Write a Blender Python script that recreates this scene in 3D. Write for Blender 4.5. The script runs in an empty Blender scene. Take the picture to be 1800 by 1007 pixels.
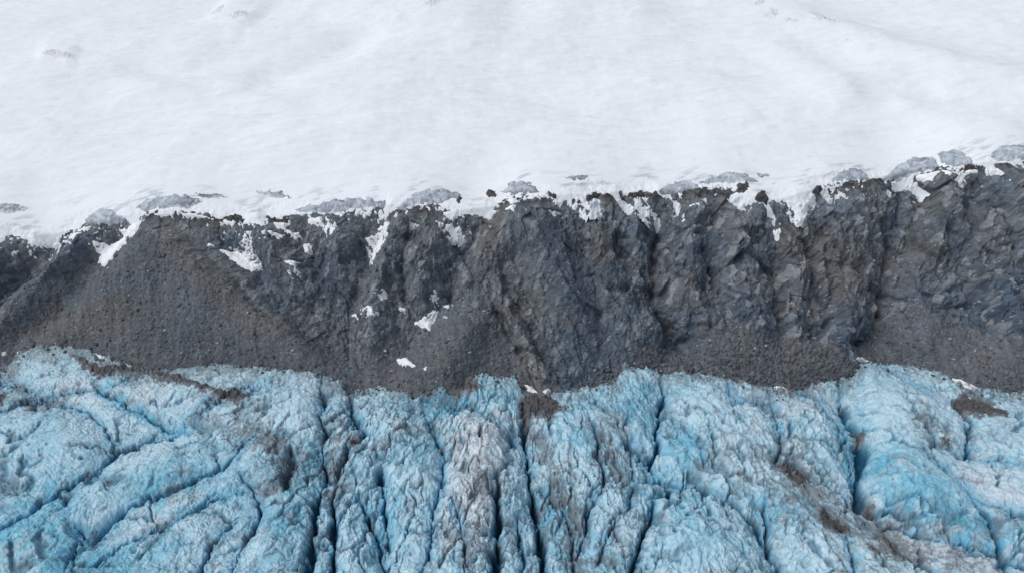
import bpy, math, random
import numpy as np
from mathutils import Vector, Matrix

# ------------------------------------------------------------------ camera, sky, sun, exposure
SC = bpy.context.scene
H = 160.0                      # drone height above the glacier (m)
PITCH = math.radians(30.0)     # looking down
F = 1216.0                     # focal length in photo pixels (1800 wide)
cam_d = bpy.data.cameras.new('camera')
cam_d.sensor_width = 36.0
cam_d.lens = F / 1800.0 * 36.0
cam_d.clip_start = 1.0
cam_d.clip_end = 12000.0
cam = bpy.data.objects.new('camera', cam_d)
SC.collection.objects.link(cam)
cam.location = (0, 0, H)
cam.rotation_euler = (math.radians(90) - PITCH, 0, 0)
SC.camera = cam

SUN_EL, SUN_AZ = math.radians(56), math.radians(-105)   # azimuth from +Y (ahead) towards +X
w = bpy.data.worlds.new('World')
SC.world = w
w.use_nodes = True
nt = w.node_tree
sky = nt.nodes.new('ShaderNodeTexSky')
sky.sky_type = 'NISHITA'
sky.sun_disc = False
sky.sun_elevation = SUN_EL
sky.sun_rotation = SUN_AZ
sky.dust_density = 5.0
sky.air_density = 1.0
sky.ozone_density = 1.0
sky.altitude = 900
bg = nt.nodes['Background']
bg.inputs['Strength'].default_value = 0.115
hs = nt.nodes.new('ShaderNodeHueSaturation')            # overcast: the cloud deck takes most of the blue out
hs.inputs['Saturation'].default_value = 0.44
nt.links.new(sky.outputs[0], hs.inputs['Color'])
nt.links.new(hs.outputs[0], bg.inputs['Color'])
sl = bpy.data.lights.new('sun', 'SUN')
sl.energy = 1.2
sl.angle = math.radians(32)
sl.color = (1.0, 0.985, 0.96)
so = bpy.data.objects.new('sun', sl)
SC.collection.objects.link(so)
sd_ = Vector((math.sin(SUN_AZ) * math.cos(SUN_EL), math.cos(SUN_AZ) * math.cos(SUN_EL), math.sin(SUN_EL)))
so.rotation_euler = sd_.to_track_quat('Z', 'Y').to_euler()
so.location = (0, 0, 500)
SC.view_settings.view_transform = 'Standard'
SC.view_settings.look = 'None'
SC.view_settings.gamma = 1.0
SC.view_settings.exposure = 0.10
SC.cycles.max_bounces = 6
SC.cycles.diffuse_bounces = 3

STEP = 1.15            # mesh spacing inside the view, in photo pixels (about 0.25 m on the ground)

# ------------------------------------------------------------------ noise
_r = np.random.RandomState(7)
PERM = np.concatenate([_r.permutation(256)] * 2).astype(np.int32)
G3 = _r.normal(size=(256, 3)).astype(np.float32)
G3 /= np.linalg.norm(G3, axis=1, keepdims=True)
JIT = _r.rand(256, 3).astype(np.float32)


def perlin(x, y, z=None, seed=0):
    x = np.asarray(x, np.float32) + seed * 17.31
    y = np.asarray(y, np.float32) + seed * 5.77
    z = np.zeros_like(x) + 0.37 + seed * 3.1 if z is None else np.asarray(z, np.float32)
    xi = np.floor(x); yi = np.floor(y); zi = np.floor(z)
    fx = x - xi; fy = y - yi; fz = z - zi
    xi = xi.astype(np.int32) & 255; yi = yi.astype(np.int32) & 255; zi = zi.astype(np.int32) & 255
    u = fx * fx * fx * (fx * (fx * 6 - 15) + 10)
    v = fy * fy * fy * (fy * (fy * 6 - 15) + 10)
    t = fz * fz * fz * (fz * (fz * 6 - 15) + 10)
    out = 0
    for a in (0, 1):
        pa = PERM[(xi + a) & 255]
        wa = u if a else 1 - u
        for b in (0, 1):
            pb = PERM[(pa + yi + b) & 255]
            wb = wa * (v if b else 1 - v)
            for c in (0, 1):
                g = G3[PERM[(pb + zi + c) & 255]]
                out = out + wb * (t if c else 1 - t) * (g[..., 0] * (fx - a) + g[..., 1] * (fy - b) + g[..., 2] * (fz - c))
    return out * 1.5


def fbm(x, y, z=None, scale=1.0, octv=4, seed=0, gain=0.5, ridged=False):
    s, a, f, n = 0, 1.0, 1.0 / scale, 0.0
    for o in range(octv):
        p = perlin(x * f, y * f, None if z is None else z * f, seed + o)
        if ridged:
            p = 1 - 2 * np.abs(p) * 1.4
        s = s + a * p
        n += a
        a *= gain
        f *= 2.03
    return s / n


def worley(x, y, z, scale, seed=0):
    """F1, F2 and a value per cell"""
    x = x / scale + seed * 3.7; y = y / scale + 11.3; z = z / scale + 5.1
    xi = np.floor(x).astype(np.int32); yi = np.floor(y).astype(np.int32); zi = np.floor(z).astype(np.int32)
    f1 = np.full(x.shape, 9.0, np.float32); f2 = f1.copy(); val = np.zeros(x.shape, np.float32)
    for a in (-1, 0, 1):
        for b in (-1, 0, 1):
            for c in (-1, 0, 1):
                h = PERM[(PERM[(PERM[(xi + a) & 255] + yi + b) & 255] + zi + c) & 255]
                j = JIT[h]
                d = (xi + a + j[..., 0] - x) ** 2 + (yi + b + j[..., 1] - y) ** 2 + (zi + c + j[..., 2] - z) ** 2
                m = d < f1
                f2 = np.where(m, f1, np.minimum(f2, d))
                val = np.where(m, h / 255.0, val)
                f1 = np.where(m, d, f1)
    return np.sqrt(f1), np.sqrt(f2), val


def facets(x, y, scale, seed=0, jag=1.0):
    """broken ground: every cell is a flat face with its own tilt; returns height and a value per cell"""
    x = x / scale + seed * 3.7; y = y / scale + 11.3
    xi = np.floor(x).astype(np.int32); yi = np.floor(y).astype(np.int32)
    f1 = np.full(x.shape, 9.0, np.float32); bx = np.zeros_like(f1); by = np.zeros_like(f1); bh = np.zeros(x.shape, np.int32)
    for a in (-1, 0, 1):
        for b in (-1, 0, 1):
            h = PERM[(PERM[(xi + a) & 255] + yi + b + seed) & 255]
            j = JIT[h]
            dx = x - (xi + a + j[..., 0]); dy = y - (yi + b + j[..., 1])
            d = dx * dx + dy * dy
            m = d < f1
            f1 = np.where(m, d, f1); bx = np.where(m, dx, bx); by = np.where(m, dy, by); bh = np.where(m, h, bh)
    g = G3[bh]
    v = bh / 255.0
    return scale * (jag * (g[..., 0] * bx + g[..., 1] * by) + 0.35 * (v - 0.5)) * 0.6, v.astype(np.float32)


def runnels(x, y, dx, dy, scale, seed=0, freq=1.0):
    """stripes that run along the direction (dx, dy), as water and falling stones carve them"""
    n = np.hypot(dx, dy) + 1e-6
    px, py = -dy / n * freq, dx / n * freq
    x = x / scale + seed * 1.9; y = y / scale + seed * 2.3
    xi = np.floor(x).astype(np.int32); yi = np.floor(y).astype(np.int32)
    acc = 0; ws = 0
    for a in (-1, 0, 1):
        for b in (-1, 0, 1):
            j = JIT[PERM[(PERM[(xi + a) & 255] + yi + b + seed) & 255]]
            ex = x - (xi + a + j[..., 0]); ey = y - (yi + b + j[..., 1])
            w = np.exp(-2.2 * (ex * ex + ey * ey))
            acc = acc + w * np.cos(6.283 * (ex * px + ey * py)); ws = ws + w
    return acc / ws


def grad2(h, x, y):
    """gradient of h with respect to plane coordinates x, y on a warped grid"""
    hi, hj = np.gradient(h, axis=0), np.gradient(h, axis=1)
    xi, xj = np.gradient(x, axis=0), np.gradient(x, axis=1)
    yi, yj = np.gradient(y, axis=0), np.gradient(y, axis=1)
    det = xi * yj - xj * yi
    det = np.where(np.abs(det) < 1e-9, 1e-9, det)
    return (hi * yj - hj * yi) / det, (xi * hj - xj * hi) / det


def blur(a, k):
    for ax in (0, 1):
        c = np.cumsum(np.pad(a, [(k + 1, k) if i == ax else (0, 0) for i in (0, 1)], mode='edge'), axis=ax, dtype=np.float64)
        n = 2 * k + 1
        a = ((c[n:] - c[:-n]) if ax == 0 else (c[:, n:] - c[:, :-n])) / n
    return a.astype(np.float32)


def sm(a, b, x):
    t = np.clip((x - a) / (b - a), 0, 1)
    return t * t * (3 - 2 * t)


def mixc(c, d, t):
    return c + (np.asarray(d, np.float32) - c) * t[..., None]


def lin(r, g, b):
    return np.array([((k / 255 + 0.055) / 1.055) ** 2.4 if k > 10 else k / 255 / 12.92 for k in (r, g, b)], np.float32)


# ------------------------------------------------------------------ the lie of the land
# glacier margin and rim of the rock slope (bearing / depression pairs of the camera survey)
ICE_EDGE = [(-900, 600), (-200, 650), (0, 652), (22, 648), (34, 630), (56, 624), (107, 617), (135, 618), (163, 624), (180, 640), (199, 637), (228, 650),
            (250, 655), (300, 656), (340, 652), (381, 650), (429, 652), (477, 657), (516, 660), (548, 665), (568, 673), (588, 673),
            (606, 678), (617, 690), (625, 686), (672, 682), (700, 688), (714, 695), (731, 699), (770, 691), (800, 698), (814, 690), (812, 667),
            (837, 664), (871, 671), (901, 669), (926, 692), (945, 700), (975, 696), (990, 690), (1030, 683), (1070, 680), (1085, 668), (1095, 652), (1115, 648), (1150, 655), (1162, 661),
            (1185, 659), (1200, 662), (1255, 662), (1293, 673), (1348, 682), (1378, 688), (1404, 686), (1437, 678), (1480, 672), (1495, 667), (1505, 650),
            (1522, 639), (1552, 646), (1582, 646), (1624, 654), (1645, 665), (1667, 678), (1705, 692), (1751, 697), (1800, 697), (2050, 705), (2700, 700)]
SNOW_EDGE = [(-900, 420), (-200, 430), (0, 423), (24, 415), (46, 419), (52, 434), (68, 435), (99, 423), (127, 405), (150, 394), (170, 388), (195, 392), (215, 392), (235, 395),
             (246, 380), (254, 375), (278, 371), (338, 371), (373, 383), (425, 388), (432, 397), (455, 402), (469, 399), (472, 383), (512, 380), (564, 377), (596, 381),
             (612, 373), (640, 369), (672, 362), (680, 374), (690, 374), (711, 366), (739, 360), (771, 358), (779, 370), (800, 378), (838, 393), (862, 383), (874, 360), (894, 348),
             (918, 342), (950, 348), (973, 352), (997, 354), (1025, 347), (1037, 338), (1057, 341), (1085, 354), (1095, 342), (1132, 338), (1156, 352), (1185, 342), (1200, 344),
             (1228, 332), (1261, 326), (1284, 332), (1312, 352), (1345, 375), (1356, 353), (1387, 356), (1405, 358), (1429, 344), (1438, 328), (1475, 319), (1527, 319),
             (1560, 320), (1597, 311), (1648, 295), (1681, 291), (1741, 298), (1755, 287), (1800, 286), (2000, 272), (2700, 250)]


def curve(pts, u):
    p = np.array(pts, float)
    return np.interp(u, np.maximum.accumulate(p[:, 0] + np.arange(len(p)) * 1e-4), p[:, 1])


_us = np.arange(-1600, 3500, 4.0)


def _smooth(pts, sig):
    k = np.exp(-0.5 * (np.arange(-60, 61) * 4.0 / sig) ** 2)
    return np.convolve(np.pad(curve(pts, _us), 60, mode='edge'), k / k.sum(), mode='valid')


_VG = _smooth(ICE_EDGE, 55) + 2
_VC = _smooth(SNOW_EDGE, 40) - 4
_k = np.exp(-0.5 * (np.arange(-150, 151) * 4.0 / 260) ** 2); _k /= _k.sum()
_VC2 = np.convolve(np.pad(_VC, 150, mode='edge'), _k, mode='valid')
_VG2 = np.convolve(np.pad(_VG, 150, mode='edge'), _k, mode='valid')
cp, sp = math.cos(PITCH), math.sin(PITCH)
SNOW_S = 0.18


def base(u, v):
    """the plain lie of the land: glacier floor, rock slope, snow slope"""
    u = np.asarray(u, float); v = np.asarray(v, float)
    b = (503.5 - v) / F
    den = cp + b * sp
    T = (b * cp - sp) / den
    vg = np.interp(u, _us, _VG); vc = np.interp(u, _us, _VC)
    bg_ = (503.5 - vg) / F; Tg = (bg_ * cp - sp) / (cp + bg_ * sp)
    bc = (503.5 - vc) / F; Tc = (bc * cp - sp) / (cp + bc * sp)
    m = np.interp(u, [-200, 300, 900, 1300, 1900], [0.80, 0.80, 0.92, 1.08, 1.12])
    yg = -H / Tg
    yc = (H + m * yg) / (m - Tc)
    zc = (yc - yg) * m
    y1 = -H / np.minimum(T, -1e-3)
    y2 = (H + m * yg) / np.maximum(m - T, 1e-3)
    y3 = (H - zc + SNOW_S * yc) / np.maximum(SNOW_S - T, 1e-3)
    # the far snow slope is one even sheet
    vg2 = np.interp(u, _us, _VG2); vc2 = np.interp(u, _us, _VC2)
    b2 = (503.5 - vg2) / F; yg2 = -H * (cp + b2 * sp) / (b2 * cp - sp)
    b3 = (503.5 - vc2) / F; yc2 = (H + m * yg2) / (m - (b3 * cp - sp) / (cp + b3 * sp))
    zc2 = (yc2 - yg2) * m
    y4 = (H - zc2 + SNOW_S * yc2) / np.maximum(SNOW_S - T, 1e-3)
    f = np.clip((vc - v) / 170, 0, 1); f = f * f * (3 - 2 * f)
    y3 = y3 + (y4 - y3) * f
    y = np.where(v > vg, y1, np.where(v > vc, y2, y3))
    return np.stack([(u - 900) / F * y / den, y, H + y * T], -1).astype(np.float32), v - vg, v - vc


def axis(lo, a, b, hi, step):
    mid = np.arange(a, b, step)
    left, right = [], []
    x, s = a, step
    while x > lo:
        s = min(s * 1.12, 40); x -= s; left.append(x)
    x, s = mid[-1], step
    while x < hi:
        s = min(s * 1.12, 40); x += s; right.append(x)
    return np.array(left[::-1] + list(mid) + right)


UA = axis(-1300, -60, 1860, 3100, STEP)
VA = axis(-380, -15, 1025, 1800, STEP)


def poly_d(U, V, pts, vs=1.25):
    """distance (px) to a polyline and the fraction along it"""
    best = np.full(U.shape, 1e9, np.float32); tt = np.zeros(U.shape, np.float32)
    p = np.array(pts, np.float32); n = len(p) - 1
    L = np.hypot(*(p[1:] - p[:-1]).T); tot = L.sum(); acc = 0
    for i in range(n):
        ax, ay = p[i]; bx, by = p[i + 1]
        dx, dy = bx - ax, (by - ay) * vs
        q = (U - ax) * dx + (V - ay) * vs * dy
        t = np.clip(q / (dx * dx + dy * dy + 1e-9), 0, 1)
        d = np.hypot(U - ax - t * dx, (V - ay) * vs - t * dy)
        m = d < best
        tt = np.where(m, (acc + t * L[i]) / tot, tt)
        best = np.where(m, d, best)
        acc += L[i]
    return best, tt


def poly_sd(U, V, pts):
    """signed distance (px) to a closed outline, positive inside"""
    p = list(pts) + [pts[0]]
    d, _ = poly_d(U, V, p, 1.0)
    ins = np.zeros(U.shape, bool)
    for (ax, ay), (bx, by) in zip(p[:-1], p[1:]):
        if ay == by:
            continue
        c = (ay > V) != (by > V)
        ins ^= c & (U < (bx - ax) * (V - ay) / (by - ay) + ax)
    return np.where(ins, d, -d)


def normals(P):
    n = np.cross(np.gradient(P, axis=1), -np.gradient(P, axis=0))
    n /= np.linalg.norm(n, axis=-1, keepdims=True) + 1e-9
    n[n[..., 2] < 0] *= -1
    return n


# ------------------------------------------------------------------ materials
def new_mat(name, rough=0.9, spec=0.3, tex=()):
    """vertex colour 'tint' (the surface's own colour) broken up by noise nodes, with noise bump"""
    m = bpy.data.materials.new(name)
    m.use_nodes = True
    t = m.node_tree; N = t.nodes; L = t.links
    b = N['Principled BSDF']
    b.inputs['Roughness'].default_value = rough
    b.inputs['Specular IOR Level'].default_value = spec
    at = N.new('ShaderNodeAttribute'); at.attribute_name = 'tint'
    geo = N.new('ShaderNodeNewGeometry')
    col = at.outputs['Color']
    bump_prev = None
    for kind, scale, amt, bump, dist in tex:
        if kind == 'noise':
            n = N.new('ShaderNodeTexNoise'); n.inputs['Detail'].default_value = 5; n.inputs['Roughness'].default_value = 0.65
            fac = n.outputs[0]
        else:
            n = N.new('ShaderNodeTexVoronoi'); n.feature = 'F1'
            fac = n.outputs['Distance']
        n.inputs['Scale'].default_value = scale
        L.new(geo.outputs['Position'], n.inputs['Vector'])
        if amt > 0:
            mr = N.new('ShaderNodeMapRange')
            mr.inputs['From Min'].default_value = 0.3; mr.inputs['From Max'].default_value = 0.7
            mr.inputs['To Min'].default_value = 1 - amt; mr.inputs['To Max'].default_value = 1 + amt
            L.new(fac, mr.inputs['Value'])
            vm = N.new('ShaderNodeVectorMath'); vm.operation = 'SCALE'
            L.new(col, vm.inputs[0]); L.new(mr.outputs[0], vm.inputs['Scale'])
            col = vm.outputs[0]
        if bump > 0:
            bp = N.new('ShaderNodeBump')
            bp.inputs['Strength'].default_value = bump; bp.inputs['Distance'].default_value = dist
            L.new(fac, bp.inputs['Height'])
            if bump_prev:
                L.new(bump_prev, bp.inputs['Normal'])
            bump_prev = bp.outputs[0]
    L.new(col, b.inputs['Base Color'])
    if bump_prev:
        L.new(bump_prev, b.inputs['Normal'])
    return m


M_ROCK = new_mat('weathered_rock', 0.92, 0.25, (('noise', 0.9, 0.20, 0.6, 0.35), ('noise', 3.5, 0.30, 0.8, 0.14)))
M_SCREE = new_mat('loose_scree', 0.95, 0.2, (('noise', 1.6, 0.22, 0.45, 0.2), ('voronoi', 2.3, 0.08, 0.5, 0.10)))
M_SNOW = new_mat('wind_packed_snow', 0.75, 0.2, (('noise', 0.5, 0.015, 0.10, 0.2), ('noise', 2.5, 0.01, 0.15, 0.06)))
M_ICE = new_mat('glacier_ice', 0.55, 0.35, (('noise', 0.9, 0.13, 0.4, 0.25), ('noise', 3.6, 0.16, 0.45, 0.10)))
M_GRIT = new_mat('ice_grit', 0.95, 0.2, (('noise', 1.2, 0.25, 0.6, 0.25), ('noise', 4.0, 0.30, 0.6, 0.12)))

C = SC.collection


def mesh_obj(name, verts, quads, mat, col=None, smooth=True, parent=None):
    me = bpy.data.meshes.new(name)
    verts = np.ascontiguousarray(verts, np.float32).reshape(-1, 3)
    quads = np.ascontiguousarray(quads, np.int32)
    k = quads.shape[1]
    me.vertices.add(len(verts)); me.vertices.foreach_set('co', verts.ravel())
    me.loops.add(quads.size); me.loops.foreach_set('vertex_index', quads.ravel())
    me.polygons.add(len(quads))
    me.polygons.foreach_set('loop_start', np.arange(0, quads.size, k, dtype=np.int32))
    me.polygons.foreach_set('loop_total', np.full(len(quads), k, np.int32))
    me.polygons.foreach_set('use_smooth', np.full(len(quads), smooth))
    me.update(calc_edges=True)
    me.validate()
    if col is not None:
        a = me.attributes.new('tint', 'FLOAT_COLOR', 'POINT')
        c = np.ones((len(verts), 4), np.float32); c[:, :3] = np.clip(np.asarray(col).reshape(-1, 3), 0, 0.95)
        a.data.foreach_set('color', c.ravel())
    me.materials.append(mat)
    o = bpy.data.objects.new(name, me)
    C.objects.link(o)
    if parent:
        o.parent = parent
    return o


def grid_obj(name, P, keep, mat, col, smooth=True):
    """keep: mask per vertex; a quad stays when all four of its corners are kept"""
    R, Cn = P.shape[:2]
    k = keep[:-1, :-1] & keep[1:, :-1] & keep[1:, 1:] & keep[:-1, 1:]
    idx = np.arange(R * Cn).reshape(R, Cn)
    q = np.stack([idx[1:, :-1][k], idx[1:, 1:][k], idx[:-1, 1:][k], idx[:-1, :-1][k]], 1)
    if not len(q):
        return None
    used, inv = np.unique(q.ravel(), return_inverse=True)
    return mesh_obj(name, P.reshape(-1, 3)[used], inv.reshape(-1, 4), mat, col.reshape(-1, 3)[used], smooth)


def tag(o, label=None, cat=None, group=None, kind=None):
    if label: o['label'] = label
    if cat: o['category'] = cat
    if group: o['group'] = group
    if kind: o['kind'] = kind
    return o


# ------------------------------------------------------------------ ROCK SLOPE
r0, r1 = np.searchsorted(VA, 150), np.searchsorted(VA, 760)
U, V = np.meshgrid(UA, VA[r0:r1])
U = U.astype(np.float32); V = V.astype(np.float32)
P0, DG, DC = base(U, V)
NB = normals(P0)
NR = np.array([0, -0.66, 0.75], np.float32)
X, Y, Z = P0[..., 0], P0[..., 1], P0[..., 2]
UW = U + 26 * fbm(X, Y, Z, 22, 4, 1, 0.55) + 3.5 * fbm(X, Y, Z, 3.5, 3, 4)
VW = V + 16 * fbm(X, Y, Z, 18, 3, 8) + 3.5 * fbm(X, Y, Z, 3.5, 3, 12)

RIDGES = [  # crest lines of the ribs and spurs
    ([(-120, 430), (-200, 640)], 1), ([(20, 425), (-60, 520)], .6), ([(152, 398), (150, 430), (120, 470), (20, 545)], .7),
    ([(250, 376), (262, 400), (255, 440), (180, 520), (60, 640)], 1), ([(262, 390), (330, 450), (430, 540), (500, 600), (560, 670)], 1),
    ([(440, 395), (470, 440), (520, 480)], .5), ([(585, 380), (600, 430), (590, 480)], .6),
    ([(712, 366), (690, 440), (660, 500), (650, 540)], .8), ([(760, 362), (740, 430), (735, 500)], .5),
    ([(905, 345), (880, 420), (870, 490), (860, 560), (800, 620), (760, 680)], 1.2),
    ([(905, 345), (950, 420), (990, 500), (1060, 590), (1120, 650)], 1.3), ([(870, 490), (900, 560), (940, 630), (975, 680)], .6),
    ([(1035, 345), (1050, 420), (1052, 500), (1100, 530), (1130, 580)], 1.1), ([(1110, 350), (1115, 420)], .5),
    ([(1230, 335), (1210, 420), (1200, 500), (1200, 560)], .8), ([(1275, 335), (1290, 430), (1320, 500), (1350, 570)], 1.1),
    ([(1410, 360), (1400, 440), (1400, 560)], .7), ([(1480, 322), (1470, 400), (1465, 480), (1490, 570)], 1.2), ([(1480, 322), (1530, 420), (1550, 470)], .6),
    ([(1648, 298), (1660, 370), (1640, 440), (1640, 500), (1610, 520)], 1.0), ([(1660, 370), (1710, 440), (1760, 540), (1800, 590)], .9),
    ([(1760, 290), (1790, 360), (1850, 450)], .8), ([(1950, 280), (1970, 400), (2000, 600)], 1)]
GULLIES = [
    ([(-50, 430), (-130, 600)], 1), ([(85, 430), (40, 490), (-40, 560)], .8), ([(212, 398), (190, 450), (150, 510), (20, 610)], .7),
    ([(300, 372), (400, 430), (450, 470), (560, 560), (620, 620), (640, 690)], .7), ([(530, 382), (545, 430), (570, 500), (620, 560)], .7),
    ([(684, 372), (655, 440), (625, 500), (605, 570), (610, 640), (650, 690)], 1), ([(735, 366), (705, 450), (700, 520), (740, 570), (700, 630), (690, 680)], .8),
    ([(845, 395), (800, 450), (790, 520), (750, 560)], .8), ([(885, 470), (905, 530), (940, 600), (1000, 680)], .9),
    ([(860, 520), (895, 590), (930, 660)], .6), ([(985, 352), (1000, 410), (1030, 470), (1060, 540), (1060, 620)], .9),
    ([(1080, 352), (1085, 430), (1110, 500), (1150, 560)], .7), ([(1160, 352), (1158, 450), (1155, 540), (1195, 605)], 1.3),
    ([(1250, 340), (1245, 420), (1255, 500)], .4), ([(1350, 372), (1368, 430), (1370, 520), (1378, 590)], 1.3),
    ([(1440, 340), (1425, 420), (1430, 500), (1440, 580)], .6), ([(1580, 322), (1590, 370), (1575, 430), (1558, 500), (1545, 590)], 1.3),
    ([(1620, 320), (1610, 400), (1590, 450)], .6), ([(1720, 300), (1700, 400), (1690, 500), (1720, 570)], .8),
    ([(1640, 500), (1680, 480), (1720, 460)], .5), ([(1860, 300), (1880, 420), (1900, 600)], 1)]


def nearest(lines):
    best = np.full(U.shape, 1e9, np.float32)
    for pts, wgt in lines:
        d, _ = poly_d(UW, VW, pts, 1.0)
        best = np.minimum(best, d + (1.3 - wgt) * 12)
    return best


dr, dg = nearest(RIDGES), nearest(GULLIES)
t_ = dg / (dg + dr + 1e-3)
in_slope = sm(-5, 65, DC) * (1 - 0.7 * sm(-60, 10, DG))
MACRO = (13.0 + 6 * sm(750, 500, U)) * (t_ - 0.45) * np.clip((dg + dr) / 60, 0.25, 1.3) * in_slope
for pts, dep, wid in [([(1160, 380), (1158, 450), (1155, 540), (1190, 600)], 3.5, 9), ([(1366, 420), (1372, 520), (1380, 590)], 3.5, 9),
                      ([(1576, 420), (1560, 500), (1545, 580)], 3.0, 9), ([(885, 470), (905, 530), (945, 610), (985, 660)], 2.5, 8),
                      ([(860, 520), (895, 590), (930, 650)], 1.8, 7), ([(1000, 400), (1035, 470), (1060, 520)], 2, 8), ([(915, 400), (960, 500), (1030, 600), (1060, 650)], 1.6, 6), ([(945, 410), (1010, 520), (1075, 610)], 1.5, 6),
                      ([(890, 420), (930, 520), (975, 600)], 1.4, 5), ([(1120, 400), (1135, 470), (1145, 540)], 1.4, 5), ([(1230, 400), (1245, 470), (1290, 560)], 1.5, 6), ([(1440, 380), (1450, 470), (1470, 560)], 1.4, 6),
                      ([(1690, 360), (1720, 440), (1770, 520)], 1.6, 6), ([(690, 430), (680, 500), (640, 580)], 1.6, 6), ([(480, 430), (520, 500), (590, 560)], 1.4, 6), ([(330, 420), (420, 500), (500, 590), (540, 650)], 1.3, 7),
                      ([(1488, 604), (1512, 598), (1545, 575)], 6.5, 9), ([(1160, 560), (1190, 604), (1215, 598)], 3.0, 10),
                      ([(1640, 520), (1690, 505), (1730, 470)], 1.6, 6), ([(1725, 565), (1760, 592), (1800, 600)], 2.5, 8),
                      ([(1060, 505), (1085, 512), (1105, 500)], 4.0, 7), ([(1170, 590), (1195, 606), (1220, 598)], 3.0, 8), ([(1480, 560), (1440, 585), (1400, 570)], 2.0, 7), ([(1378, 545), (1382, 590)], 3.0, 8)]:
    d, tt = poly_d(UW, VW, pts, 1.0)
    MACRO -= dep * np.exp(-(d / wid) ** 2) * np.clip(np.minimum(tt, 1 - tt) * 5 + 0.2, 0, 1)

SCREES = [
    ('left', [(60, 520), (200, 440), (260, 410), (330, 440), (430, 530), (520, 590), (620, 600), (650, 700), (560, 720), (-400, 720), (-400, 640), (-60, 610)]),
    ('mid', [(640, 620), (700, 600), (760, 580), (830, 540), (860, 560), (890, 600), (930, 650), (1000, 690), (1010, 730), (610, 740), (620, 680)]),
    ('rubble', [(1010, 700), (1080, 640), (1150, 610), (1190, 605), (1250, 580), (1330, 583), (1400, 592), (1440, 600), (1500, 636), (1510, 660), (1440, 700), (1300, 730), (1050, 730)]),
    ('right', [(1505, 610), (1540, 590), (1585, 535), (1620, 535), (1720, 572), (1790, 603), (1900, 640), (2200, 640), (2200, 740), (1640, 720), (1520, 660)])]
scree_sd = {}
SM = np.zeros_like(U)
for nm, pts in SCREES:
    s = poly_sd(UW, VW, pts)
    scree_sd[nm] = s
    SM = np.maximum(SM, sm(-22, 22, s + 30 * fbm(X, Y, Z, 7, 4, 66)))
# rubble cone and right fan stand proud of the foot of the cliff
def bump(pts, hgt, wid):
    d, tt = poly_d(UW, VW, pts, 1.0)
    return hgt * np.exp(-(d / wid) ** 2)
MACRO += bump([(1250, 610), (1330, 615), (1420, 635), (1480, 665)], 3.5, 28) + bump([(1600, 580), (1650, 640), (1700, 670)], 4, 45) + bump([(820, 600), (880, 660)], 2.5, 40)

mb = blur(MACRO, 24)
MACRO = MACRO + (mb - MACRO) * 0.85 * SM
Pm = P0 + NR * MACRO[..., None] * 0.95
x, y, z = Pm[..., 0], Pm[..., 1], Pm[..., 2]
big = fbm(x, y, z, 9, 5, 20)
rid = fbm(x + 2 * big, y, z + 2 * big, 5.5, 5, 30, 0.55, True)
f1, f2, cv = worley(x * 1.0 + 1.2 * big, (y + z) * 0.55 - x * 0.35, z * 0.8 + x * 0.3, 3.4, 3)
g1, g2, gv = worley(x + 0.8 * rid, (y + z) * 0.6 - x * 0.5, z + x * 0.3, 1.25, 5)
# bedding: thin ledges that dip across the face
bed = (z * 0.80 + x * 0.55 + 2.5 * big)
ledge = perlin(bed / 1.1, x / 9, y / 9, 44) + 0.6 * perlin(bed / 0.5, x / 5, y / 5, 45)
fine = fbm(x, y, z, 1.4, 4, 50, 0.6)
calm = np.clip(1.25 - poly_d(UW, VW, [(930, 420), (1000, 520), (1060, 610)], 1)[0] / 85, 0, 1) + np.clip(1.2 - poly_d(UW, VW, [(60, 450), (-20, 540)], 1)[0] / 60, 0, 1)
calm = np.maximum(calm, np.clip(1.2 - poly_d(UW, VW, [(840, 520), (760, 560)], 1)[0] / 50, 0, 1))
calm = np.maximum(calm, np.clip(1.2 - poly_d(UW, VW, [(300, 400), (480, 500)], 1)[0] / 55, 0, 1))
cliff = (1 - SM) * (1 - 0.6 * np.clip(calm, 0, 1)) * sm(-10, 30, DC) * (1 - sm(-10, 5, DG))
blk = 1 - sm(0.0, 0.10, f2 - f1)
blk2 = 1 - sm(0.0, 0.12, g2 - g1)
rightw = sm(560, 1000, U)                       # the right half is sound, blocky rock; the left is shattered
sx, ss = x, 0.66 * y + 0.75 * z
hh = blur(MACRO, 5)
RUN = 0
for scl, amp, k in ((9.5, 0.8, 6), (3.9, 0.34, 3), (1.8, 0.18, 2)):
    gx, gs = grad2(hh, sx, ss)
    wxx = 0.5 * perlin(x / 4, y / 4, z / 4, 71)
    r = runnels(sx + 1.5 * wxx, ss, -gx * 0.6 + 0.2 * wxx, -gs * 0.6 - 0.85, scl, int(scl * 3))
    amp_l = amp * (0.35 + 0.65 * cliff) * (0.6 + 0.8 * sm(-0.3, 0.3, big))
    RUN = RUN + amp_l * r
    hh = hh + blur(amp_l * r, k)
fcA, fvA = facets(sx + 0.35 * ss + 0.8 * big, ss * 0.55, 3.6, 3)
fcB, fvB = facets(sx - 0.3 * ss + 0.6 * rid, ss * 0.6, 1.7, 6)
fcC, fvC = facets(sx + 0.4 * fine, ss * 0.8, 0.85, 9)
fcA = fcA + 1.2 * facets(sx + 0.5 * ss, ss * 0.5 - 0.2 * sx, 8.5, 13)[0]
ja = 0.55 * sx + 0.83 * ss + 1.5 * big; jb = 0.83 * sx - 0.55 * ss      # joints slant down to the right
JO = sm(0.80, 0.97, fbm(ja, jb / 4, None, 2.6, 4, 74, 0.6, True)) + 0.5 * sm(0.8, 0.97, fbm(jb, ja / 3, None, 3.5, 3, 76, 0.6, True))
DET = cliff * (2.4 * big + 0.8 * rid + (0.35 + 0.35 * rightw) * fcA + 0.5 * fcB + 0.45 * fcC - 0.7 * JO + 0.14 * ledge + 0.35 * fine)
h1, h2, hv = worley(x, y, z, 0.8, 9)
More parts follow.
